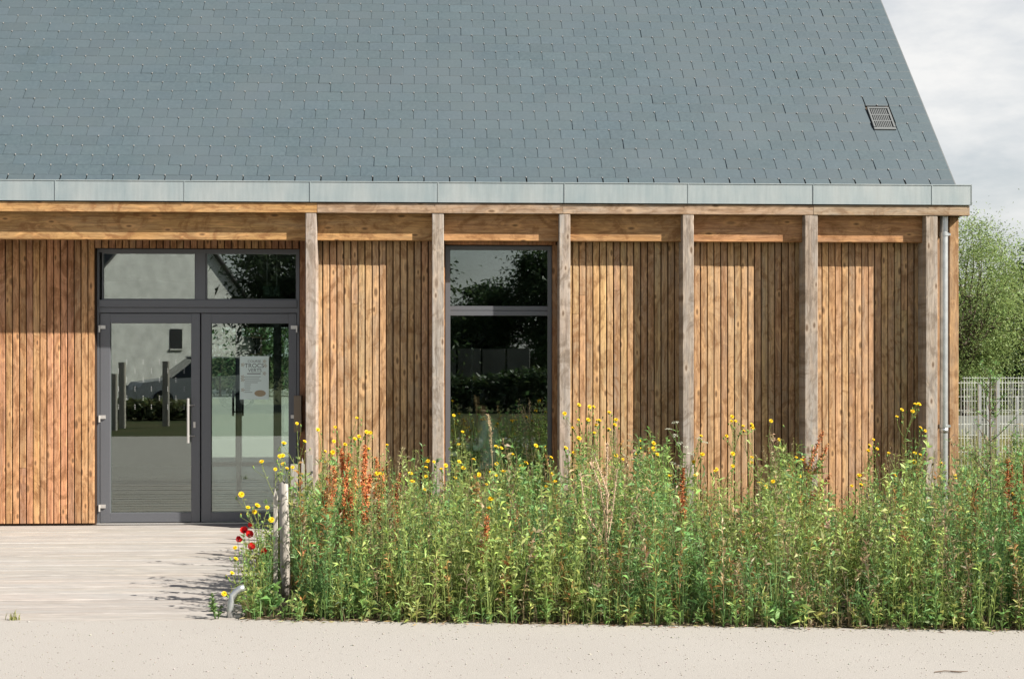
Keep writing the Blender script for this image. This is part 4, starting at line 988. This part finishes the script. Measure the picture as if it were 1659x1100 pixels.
# ------------------------------------------------------------------ inside: things seen through the glass
DESKM = plain('desk_top', (0.30, 0.27, 0.22), 0.5); DKPL = plain('black_plastic', (0.018, 0.018, 0.02), 0.45); SKIN = plain('skin', (0.50, 0.25, 0.15), 0.6)
HAIR = plain('dark_hair', (0.015, 0.011, 0.009), 0.55); TROU = plain('dark_trousers', (0.03, 0.035, 0.05), 0.8); ORANGE = plain('orange_card', (0.55, 0.14, 0.03), 0.7)
def mat_shirt():
    m, t, b = newmat('patterned_shirt'); n = noise(t, coords(t), 34, 3, .7)
    t.links.new(mixc(t, ramp(t, n, .45, .58), (0.55,0.70,0.72), (0.85,0.88,0.86)), b.inputs['Base Color']); b.inputs['Roughness'].default_value = .85; return m
SHIRT = mat_shirt()
PX, PY_ = X(787, 1.2), 1.2
def person():
    root = empty('person', (PX, PY_, 0), label='person in a patterned blue-grey shirt sitting behind the tall window', cat='person')
    vs, es, rs = [], [], []
    def ch(pts, start=None):
        prev = start
        for p, r in pts:
            vs.append(p); rs.append(r); i = len(vs)-1
            if prev is not None: es.append((prev, i))
            prev = i
        return prev
    ch([((.04,0,.50),.15)]); pel = 0
    c1 = ch([((.05,0,.68),.135),((.03,0,.86),.15),((.0,0,1.00),.13)], pel)
    nk = ch([((-.02,0,1.08),.055),((-.045,0,1.16),.06),((-.06,0,1.22),.085),((-.06,0,1.30),.082)], c1)
    for s in (-1, 1):
        kn = ch([((-.02,s*.10,.49),.09),((-.24,s*.11,.50),.082),((-.42,s*.12,.50),.062),((-.43,s*.12,.28),.055),((-.44,s*.12,.09),.042),((-.52,s*.12,.045),.035),((-.60,s*.12,.035),.028)], pel)
        wr = ch([((0,s*.17,1.0),.062),((-.03,s*.22,.86),.050),((-.07,s*.22,.74),.043),((-.20,s*.19,.76),.036),((-.32,s*.16,.785),.027),((-.39,s*.15,.79),.028)], c1)
        for q in range(4):
            yy = s*.15+(q-1.5)*.021; l = (.055,.066,.062,.048)[q]
            ch([((-.425,yy,.797),.010),((-.425-l*.6,yy,.80),.009),((-.425-l,yy,.787),.008)], wr)
        ch([((-.395,s*.15-s*.04,.79),.011),((-.43,s*.15-s*.055,.787),.009)], wr)
    me = bpy.data.meshes.new('body'); me.from_pydata(vs, es, []); me.update()
    tmp = bpy.data.objects.new('tmp_body', me); C.objects.link(tmp)
    md = tmp.modifiers.new('s', 'SKIN'); sv_ = me.skin_vertices[0].data
    for i, r in enumerate(rs): sv_[i].radius = (r, r)
    sv_[0].use_root = True
    tmp.modifiers.new('u', 'SUBSURF').levels = 2; tmp.modifiers['u'].render_levels = 2
    dg = bpy.context.evaluated_depsgraph_get(); bm = bpy.data.meshes.new_from_object(tmp.evaluated_get(dg)); bpy.data.objects.remove(tmp)
    bm.name = 'body'; bm.materials.clear()
    for m_ in (SKIN, SHIRT, TROU): bm.materials.append(m_)
    for p in bm.polygons:
        c = p.center; p.use_smooth = True
        hand = c.x < -.22 and c.z > .70
        p.material_index = 0 if (c.z > 1.085 or hand) else (1 if c.z > .60 or (c.x > -.08 and c.z > .53) else 2)
    link('body', bm, root)
    h = MB(); h.ball((-.045,0,1.275), .105, 1.02, .95, 1.05, 14, 10)
    hm = h.mesh('hair', True); b2 = bmesh.new(); b2.from_mesh(hm)
    bmesh.ops.delete(b2, geom=[v for v in b2.verts if v.co.x < -.105 and v.co.z < 1.31 or v.co.z < 1.16], context='VERTS')
    b2.to_mesh(hm); b2.free(); link('hair', hm, root, HAIR)
    f = MB().ball((-.152,0,1.245), .014, 1.3, .8, 1.3, 6, 4); f.build('nose', SKIN, root, True)
    for s in (-1, 1): MB().ball((-.13,s*.032,1.275), .010, .7, 1, .7, 6, 4).build('eye', HAIR, root, True)
    MB().ball((-.138,0,1.205), .012, .5, 1.6, .4, 6, 4).build('mouth', ORANGE if False else SKIN, root, True)
person()
ch_ = empty('office_chair', (PX+.06, PY_, 0), label='dark office chair under the seated person', cat='chair')
MB().cbox(-.22,.20,-.22,.22,.33,.38,.02).build('seat', DKPL, ch_); MB().cbox(.20,.25,-.2,.2,.46,.86,.015).build('backrest', DKPL, ch_)
MB().tube([(0,0,.06),(0,0,.33)], .025, 8).build('column', DKPL, ch_)
for k in range(5):
    a = k*2*math.pi/5; MB().tube([(0,0,.07),(.28*math.cos(a),.28*math.sin(a),.04)], .018, 6).build('foot', DKPL, ch_)
dk = empty('desk', (PX-.72, PY_, 0), label='plain desk left of the seated person, behind the window', cat='desk')
MB().cbox(-.4,.42,-.7,.7,.70,.735,.006).build('desk_top', DESKM, dk)
for sx in (-.36,.38):
    for sy in (-.64,.64): MB().cbox(sx-.02,sx+.02,sy-.02,sy+.02,0.003,.699,.003).build('leg', DKPL, dk)
def monitor(label, x, y, rz, z=.735):
    m_ = empty('monitor', (x, y, z), rz, label=label, cat='monitor', group='monitors behind the window')
    MB().cbox(-.27,.27,-.015,.015,.10,.44,.006).build('screen', DKPL, m_); MB().tube([(0,.02,.012),(0,.02,.2)], .018, 8).build('stand', DKPL, m_); MB().cbox(-.11,.11,-.06,.10,0,.012,.004).build('foot', DKPL, m_)
monitor('dark monitor in front of the seated person', PX-.85, PY_+.05, R(60))
dk2 = empty('desk', (X(862,2.6), 2.6, 0), label='desk with a dark monitor at the right of the tall window', cat='desk')
MB().cbox(-.5,.6,-.35,.35,.70,.735,.006).build('desk_top', DESKM, dk2)
for sx in (-.46,.56):
    for sy in (-.3,.3): MB().cbox(sx-.02,sx+.02,sy-.02,sy+.02,0.003,.699,.003).build('leg', DKPL, dk2)
monitor('dark monitor on the desk at the right of the window', X(872,2.6), 2.6, 0)
for lab, px in (('orange binder standing on the desk, left of the two', 754), ('orange binder standing on the desk, right of the two', 763)):
    bd = setp(MB().cbox(X(px,1.75)-.028, X(px,1.75)+.028, 1.62, 1.88, .736, 1.06, .004).build('orange_binder', ORANGE), lab, 'binder', 'orange binders on the desk')
cs_ = empty('coat_stand', (X(764,.95), .95, 0), label='dark coat stand with curved hooks behind the tall window', cat='coat stand')
zt_ = Z(550,.95); MB().tube([(0,0,.03),(0,0,zt_)], .016, 8).build('pole', DKPL, cs_)
MB().tube([(0,0,.003),(0,0,.03)], [.17,.03], 16).build('base', DKPL, cs_)
for k in range(6):
    a = k*math.pi/3+.2; q = [(.01,-.03),(.07,-.05),(.12,-.02),(.135,.03),(.11,.06)]
    MB().tube([(math.cos(a)*r_, math.sin(a)*r_, zt_+z_) for r_, z_ in q], .010, 6).build('hook', DKPL, cs_)
# rear glazed doors of the hall and the inner pull handles
rdf = MB()
for px in (337, 386, 450, 472): rdf.box(X(px,8.4)-.045, X(px,8.4)+.045, 8.42, 8.50, 0.003, 2.25)
rdf.box(XV0+.05, XV1-.05, 8.425, 8.495, 2.16, 2.248).box(XV0+.05, XV1-.05, 8.425, 8.495, .004, .06)
rdo = rdf.build('rear_glazing', ALU, B)
for a, b in ((339,384),(388,448),(452,470)): box('pane', GLASS, rdo, X(a,8.4), X(b,8.4), 8.455, 8.463, .06, 2.17)
inn = MB(); Yi = 3.2
for px in (386.5,): inn.cbox(X(px-3,Yi), X(px+3,Yi), Yi, Yi+.06, .003, 2.3, .003)
for px in (449,): inn.cbox(X(px-6,Yi), X(px+6,Yi), Yi, Yi+.06, .003, 2.3, .003)
inn.cbox(X(330,Yi), X(470,Yi), Yi-.002, Yi+.062, 2.301, 2.4, .003, 'x'); ino = inn.build('inner_door_frame', ALU, B)
for px in (378, 393.5):
    z0, z1 = Z(674,Yi-.1,385), Z(632,Yi-.1,385); x = X(px,Yi-.05); xm = X(386.5,Yi-.02)
    MB().tube([(x,Yi-.06,z0),(x,Yi-.06,z1)], .013, 8).tube([(x,Yi-.06,z0+.05),(xm,Yi+.01,z0+.05)], .009, 6).tube([(x,Yi-.06,z1-.05),(xm,Yi+.01,z1-.05)], .009, 6).build('pull_handle', DKPL, ino)
# poster taped to the inside of the right door glass
PAPER = plain('poster_paper', (0.62, 0.72, 0.68), 0.8); INK = plain('poster_ink', (0.12, 0.13, 0.12), 0.8); INKB = plain('poster_brown', (0.34, 0.27, 0.17), 0.8)
ypo = DY+.0215
pa, pb_ = P(388.5, 647, ypo), P(435.5, 577, ypo); pw, ph = pb_.x-pa.x, pb_.z-pa.z
po = empty('poster', (pa.x, ypo, pa.z), label='pale green event poster on the right door glass', cat='poster')
box('sheet', PAPER, po, 0, pw, 0, .0012, 0, ph)
def text(s, x, z, size, mat, name):
    cu = bpy.data.curves.new(name, 'FONT'); cu.body = s; cu.size = size; cu.align_x = 'CENTER'; cu.extrude = .0002
    t_ = bpy.data.objects.new('tmp_text', cu); C.objects.link(t_); dg = bpy.context.evaluated_depsgraph_get(); dg.update()
    me = bpy.data.meshes.new_from_object(t_.evaluated_get(dg)); bpy.data.objects.remove(t_)
    me.name = name; me.materials.clear(); o_ = link(name, me, po, mat); o_.location = (x, -.0006, z); o_.rotation_euler = (R(90), 0, 0); return o_
text('COURSE', pw*.5, ph*.855, .036, INK, 'title_line'); text('TROCS', pw*.5, ph*.735, .062, INK, 'title'); text('VERTS', pw*.52, ph*.635, .05, INK, 'title_line')
ban = MB().box(pw*.25, pw*.72, -.0008, -.0003, ph*.585, ph*.605); ban.build('banner', INK, po)
ln = MB()
for i in range(9):
    z = ph*(.52-.045*i); x1_ = pw*(.75 if i < 4 else .44)*rng.uniform(.8, 1); ln.box(pw*.16, x1_, -.0008, -.0003, z, z+ph*.010)
o = ln.build('print_lines', INK, po); o['kind'] = 'stuff'
lf_ = MB()
for cx_, cz_ in ((.1,.80),(.1,.52),(.1,.45),(.85,.88),(.88,.78),(.85,.6),(.1,.22)):
    for q in range(5):
        a = q*1.256; r_ = .024
        lf_.add([(pw*cx_, -.0007, ph*cz_), (pw*cx_+r_*math.cos(a-.3)*.6, -.0007, ph*cz_+r_*math.sin(a-.3)*.6), (pw*cx_+r_*math.cos(a), -.0007, ph*cz_+r_*math.sin(a)), (pw*cx_+r_*math.cos(a+.3)*.6, -.0007, ph*cz_+r_*math.sin(a+.3)*.6)], [(3,2,1,0)])
o = lf_.build('printed_leaves', INKB, po); o['kind'] = 'stuff'
bas = MB().add([(pw*(.70+.2*math.cos(a)),-.0007,ph*(.14+.075*math.sin(a))) for a in np.arange(14)*math.pi/7], [tuple(range(13,-1,-1))]); bas.build('printed_basket', INKB, po)
# hanging exit sign in the hall
SIGNG = plain('dark_green_sign', (0.015, 0.05, 0.03), 0.5); PICTO = plain('sign_pictogram', (0.10, 0.16, 0.13), 0.6)
ysg = 2.2; a, b = P(427, 480, ysg), P(453.5, 463.5, ysg)
sg = empty('exit_sign', (a.x, ysg, a.z), label='dark green exit sign with running figure and arrow behind the top light', cat='sign')
sw, sh = b.x-a.x, b.z-a.z
MB().cbox(0, sw, 0, .03, 0, sh, .003).build('panel', SIGNG, sg)
MB().box(sw*.08, sw*.34, -.002, -.0005, sh*.15, sh*.85).build('door_symbol', PICTO, sg)
MB().add([(sw*.6,-.001,sh*.4),(sw*.78,-.001,sh*.1),(sw*.96,-.001,sh*.4),(sw*.84,-.001,sh*.4),(sw*.84,-.001,sh*.88),(sw*.72,-.001,sh*.88),(sw*.72,-.001,sh*.4)], [(0,1,2),(3,4,5,6)]).build('arrow', PICTO, sg)
MB().tube([(sw*.47,-.001,sh*.2),(sw*.5,-.001,sh*.5),(sw*.53,-.001,sh*.75)], .012, 6).ball((sw*.53,-.001,sh*.85), .02).build('figure', PICTO, sg)
for x in (sw*.2, sw*.8): MB().tube([(x,.015,sh),(x,.015,ZS-.25-a.z)], .004, 6).build('hanger', GALV, sg)

# ------------------------------------------------------------------ across the path: what the glass mirrors
def vx(px, z, Ym):                # x and y of a real thing whose mirror image stands at pixel px, z metres from the camera
    Yv = z-DC; return X(px, Yv), 2*Ym-Yv
# white house, gable turned towards the sun
hx, hy = vx(272, 58, DY)
H = empty('white_house', (hx, hy, 0), R(-55), label='white rendered house with steep gable, mirrored in the entrance door', cat='house')
gw, ge, ga, gd = 4.8, 4.0, 8.3, 8.0
def gable(m, x0, x1, y0, y1): m.add([(x0,y0,0),(x1,y0,0),(x1,y0,ge),(0,y0,ga),(x0,y0,ge),(x0,y1,0),(x1,y1,0),(x1,y1,ge),(0,y1,ga),(x0,y1,ge)],
    [(0,4,3,2,1),(5,6,7,8,9),(0,1,6,5),(1,2,7,6),(4,0,5,9)])
m = MB(); gable(m, -gw, gw, 0, -gd)
m.f = [tuple(reversed(f)) for f in m.f]; m.build('wall', WHITE, H)
m = MB(); 
for s in (-1, 1):
    q = [(0,.2,ga+.14),(s*(gw+.3),.2,ge-.46+.14),(s*(gw+.3),-gd-.2,ge-.46+.14),(0,-gd-.2,ga+.14)]; q += [(x,y,z-.12) for x,y,z in q]
    m.add(q, [(0,1,2,3),(7,6,5,4),(0,4,5,1),(1,5,6,2),(2,6,7,3),(3,7,4,0)])
m.build('roof', DARKROOF, H)
wn = MB().box(.1,.75,.01,.03,2.0,2.8).build('window', DKPL, H); MB().box(.05,.8,.01,.06,1.93,2.0).build('sill', CONC, wn)
# parked car
cx, cy = vx(318, 46, DY)
CAR = empty('parked_car', (cx, cy, 0), R(155), label='silver parked car mirrored in the entrance doors', cat='car')
PAINT = plain('silver_paint', (0.55, 0.56, 0.57), 0.3, 0.4); CGL = plain('car_glass', (0.02, 0.025, 0.03), 0.08)
prof = [(-2.05,.35),(-2.1,.75),(-1.95,1.0),(-1.6,1.12),(1.0,1.0),(1.9,.88),(2.1,.65),(2.1,.35)]
m = MB(); n = len(prof); m.add([(x,-.86,z) for x,z in prof]+[(x,.86,z) for x,z in prof], [tuple(range(n)), tuple(range(2*n-1,n-1,-1))]+[(i+1,i,n+i,n+i+1) for i in range(n-1)]+[(0,n-1,2*n-1,n)]); m.build('body', PAINT, CAR)
cab = [(-1.75,1.1),(-1.35,1.62),(.15,1.66),(1.0,1.02)]; n = 4
m = MB(); m.add([(x,-.80 if z < 1.2 else -.66,z) for x,z in cab]+[(x,.80 if z < 1.2 else .66,z) for x,z in cab], [(0,1,2,3),(7,6,5,4),(1,0,4,5),(3,2,6,7)]); m.build('windows', CGL, CAR)
m = MB(); m.add([(-1.4,-.67,1.625),(.2,-.67,1.665),(.2,.67,1.665),(-1.4,.67,1.625),(-1.4,-.67,1.66),(.2,-.67,1.70),(.2,.67,1.70),(-1.4,.67,1.66)], [(0,3,2,1),(4,5,6,7),(0,1,5,4),(1,2,6,5),(2,3,7,6),(3,0,4,7)]); m.build('roof', PAINT, CAR)
for sx in (-1.3, 1.3):
    for sy in (-.86, .86): wl_ = MB().tube([(sx,sy-.1,.32),(sx,sy+.1,.32)], .32, 18).build('wheel', BLACK, CAR); MB().tube([(sx,sy-.105,.32),(sx,sy+.105,.32)], .18, 12).build('rim', STEEL, wl_)
for sy in (-.6,.6): MB().cbox(2.08,2.12,sy-.18,sy+.18,.62,.78,.01).build('headlight', CONC, CAR)
# posts beside the far lawn
for lab, px, z, tp in (('timber post beyond the path, leftmost of the three mirrored in the left door', 183, 33, 1.30), ('timber post beyond the path, middle of the three mirrored in the left door', 197, 34, 1.56), ('timber post beyond the path, nearest to the mirrored car', 268, 35, 1.58)):
    x, y = vx(px, z, DY); setp(MB().cbox(x-.075, x+.075, y-.075, y+.075, 0, tp, .02).build('timber_post', W_STAKE), lab, 'post', 'timber posts across the path')
FARWALL = plain('stained_wall', (0.17, 0.165, 0.15), 0.9, 0, 1.2, 0.3)
# low pale wall mirrored in the window
x0, y0 = vx(700, 50, NY); x1 = vx(860, 50, NY)[0]
fwl = empty('boundary_wall', (x0, y0, 0), label='low pale wall across the path, mirrored in the tall window', cat='wall')
for i in range(4): MB().cbox(i*(x1-x0)/4+.03, (i+1)*(x1-x0)/4-.03, -.1, .1, 0, 1.95+.02*(i%2), .02).build('panel', FARWALL, fwl)
# trees over there
def mtree(lab, px, z, Ym, topy, rx, n, tone, name='broadleaf_tree', ncl=70):
    x, y = vx(px, z, Ym); h = EYE+(576-topy)*z/F
    tree(name, lab, x, y, h*1.05, rx, h*.55, h*.47, .24, int(n*3.4), tone, 'trees across the path', ncl=ncl)
mtree('tall dark tree mirrored in the right of the tall window', 880, 58, NY, 402, 2.1, 8000, DARKG*1.15, ncl=80)
mtree('smaller tree mirrored at the left foot of the window top', 778, 60, NY, 462, 1.2, 3000, DARKG)
mtree('tree mirrored behind the coat stand', 735, 62, NY, 505, 2.0, 4000, DARKG*.9)
mtree('large tree across the path right of the white house', 500, 50, DY, 345, 2.4, 9000, DARKG*.9, ncl=110)
mtree('dark tree across the path behind the white house', 160, 72, DY, 360, 3.2, 7000, DARKG*.8)
mtree('tree across the path standing between the house and the pale wall', 600, 48, DY, 360, 2.4, 7000, DARKG)
mtree('wide tree across the path beyond the tall window', 1000, 62, NY, 380, 4.2, 8000, DARKG)
# hedge across the path and trees behind the hall
def hedge(label, x0, x1, y, h, d, n, tone):
    r = empty('hedge', ((x0+x1)/2, y, 0), label=label, cat='hedge'); g = Geo(); k = Geo(); hw = (x1-x0)/2
    b = np.stack([rng.uniform(-hw, hw, n), rng.normal(0, d*.35, n), h*rng.uniform(0, 1, n)**.7], 1); b[:, 2] *= 1+.12*np.sin(b[:, 0]*1.7)
    g.leaves(b, outdir(n, -40, 60), rng.uniform(.12, .3, n), rng.uniform(.06, .13, n), vary(tone, n, .25), .1)
    for i in range(14): xx = -hw+2*hw*(i+.5)/14; k.tube(curve((xx,0,0), (xx+.1,0,h*.8), .1, 4), [.05,.04,.03,.01], np.array([.12,.09,.07]), 5)
    k.build('stems', DRY, r); g.build('foliage', LEAF, r)
x0, y0 = vx(150, 39, DY)
hedge('low dark hedge across the lawn, mirrored in the left door', x0-2, vx(320,39,DY)[0], y0, .42, .6, 3500, DARKG*1.3+RUST*.12)
hx0, hy0 = vx(690, 44, NY)
hedge('dark low hedge before the pale wall, mirrored in the tall window', hx0, vx(930, 44, NY)[0], hy0, 1.15, 1.0, 4000, DARKG*.9)
hedge('dark hedge far behind the hall, seen through both doors', -14, 0, 46, 2.6, 1.5, 9000, DARKG*1.2)
tree('broadleaf_tree', 'dark tree far behind the hall, seen through both doors', X(425,52), 52, 7.5, 4.5, 4.4, 3.2, .36, 7000, DARKG*1.1, 'trees behind the hall')

# ------------------------------------------------------------------ grit on the path and litter along the bed
peb = Geo(); n = 8000
x = rng.uniform(-6.5, 5.5, n); y = -8.2+rng.uniform(0, 1, n)*3.9; k = y < ex(x)+.02; k &= (x > -1.36) | (y < DECK_Y0-.01); x, y = x[k], y[k]; n = len(x)
r_ = rng.uniform(.002, .006, n)*(1+(rng.random(n) < .03)*.8); cols_ = np.array([.40,.37,.33])*rng.uniform(.72, 1.28, (n, 1))*(1+rng.normal(0, .05, (n, 3)))
oc = np.array([(1,0,0),(-1,0,0),(0,1,0),(0,-1,0),(0,0,.7),(0,0,-.3)], float); tr_ = np.array([(0,2,4),(2,1,4),(1,3,4),(3,0,4),(2,0,5),(1,2,5),(3,1,5),(0,3,5)])
v_ = np.stack([x, y, np.full(n, .001)], 1)[:, None]+oc[None]*r_[:, None, None]*rng.uniform(.6, 1.3, (n, 1, 3))
peb.add(v_.reshape(-1, 3), (tr_[None]+np.arange(n)[:, None, None]*6).reshape(-1, 3), np.repeat(np.clip(cols_, 0, 1), 6, 0))
setp(peb.build('grit', DRY), 'fine loose grit scattered over the sandy path', 'gravel', kind='stuff')
lit = Geo(); n = 1500; x = rng.uniform(-1.35, 5.6, n); y = ex(x)+rng.normal(.01, .05, n)
lit.leaves(np.stack([x, y, rng.uniform(.003, .012, n)], 1), np.stack([rng.normal(size=n), rng.normal(size=n), rng.normal(0, .08, n)], 1), rng.uniform(.015, .07, n), rng.uniform(.003, .010, n), vary(STRAW*.7, n, .35), .0)
setp(lit.build('plant_litter', DRY), 'dry stems and leaves littered along the front of the bed', 'litter', kind='stuff')
tw = Geo(); p = G0(1540, 1089); tw.tube(np.array([(p.x-.09, p.y, .004), (p.x-.03, p.y+.01, .008), (p.x+.04, p.y, .006), (p.x+.10, p.y+.012, .004)]), [.0025,.003,.0025,.0015], np.array([.17,.12,.08]), 5)
tw.tube(np.array([(p.x, p.y, .007), (p.x+.05, p.y-.03, .006)]), [.003,.0015], np.array([.10,.07,.05]), 4)
setp(tw.build('fallen_twig', DRY), 'small dark twig lying on the path at the lower right', 'twig')
# pale round lamp and framed notice hanging in the hall
lp_ = P(398, 560, 2.4)
PALE = plain('pale_shade', (0.75, 0.78, 0.74), 0.7)
la = empty('hanging_lamp', (lp_.x, 2.4, lp_.z), label='pale rounded lamp shade hanging in the hall above the poster', cat='lamp')
MB().ball((0,0,0), .11, 1, 1, .95, 14, 9).build('lamp_shade', PALE, la, True); MB().tube([(0,0,.1),(0,0,ZS-.25-lp_.z)], .004, 6).build('cord', DKPL, la)
fp = P(414, 560, 2.9)
nf = empty('framed_notice', (fp.x, 2.9, fp.z), label='small framed notice with a beige frame in the hall', cat='notice')
MB().box(-.055,.055,-.004,.004,-.09,.09).build('sheet', DKPL, nf)
m = MB().box(-.075,-.055,-.01,.01,-.11,.11).box(.055,.075,-.01,.01,-.11,.11).box(-.055,.055,-.01,.01,.09,.11).box(-.055,.055,-.01,.01,-.11,-.09)
m.build('frame', plain('beige_frame', (0.72, 0.60, 0.42), 0.6), nf); MB().tube([(0,0,.11),(0,0,ZS-.25-fp.z)], .003, 6).build('hanger', DKPL, nf)
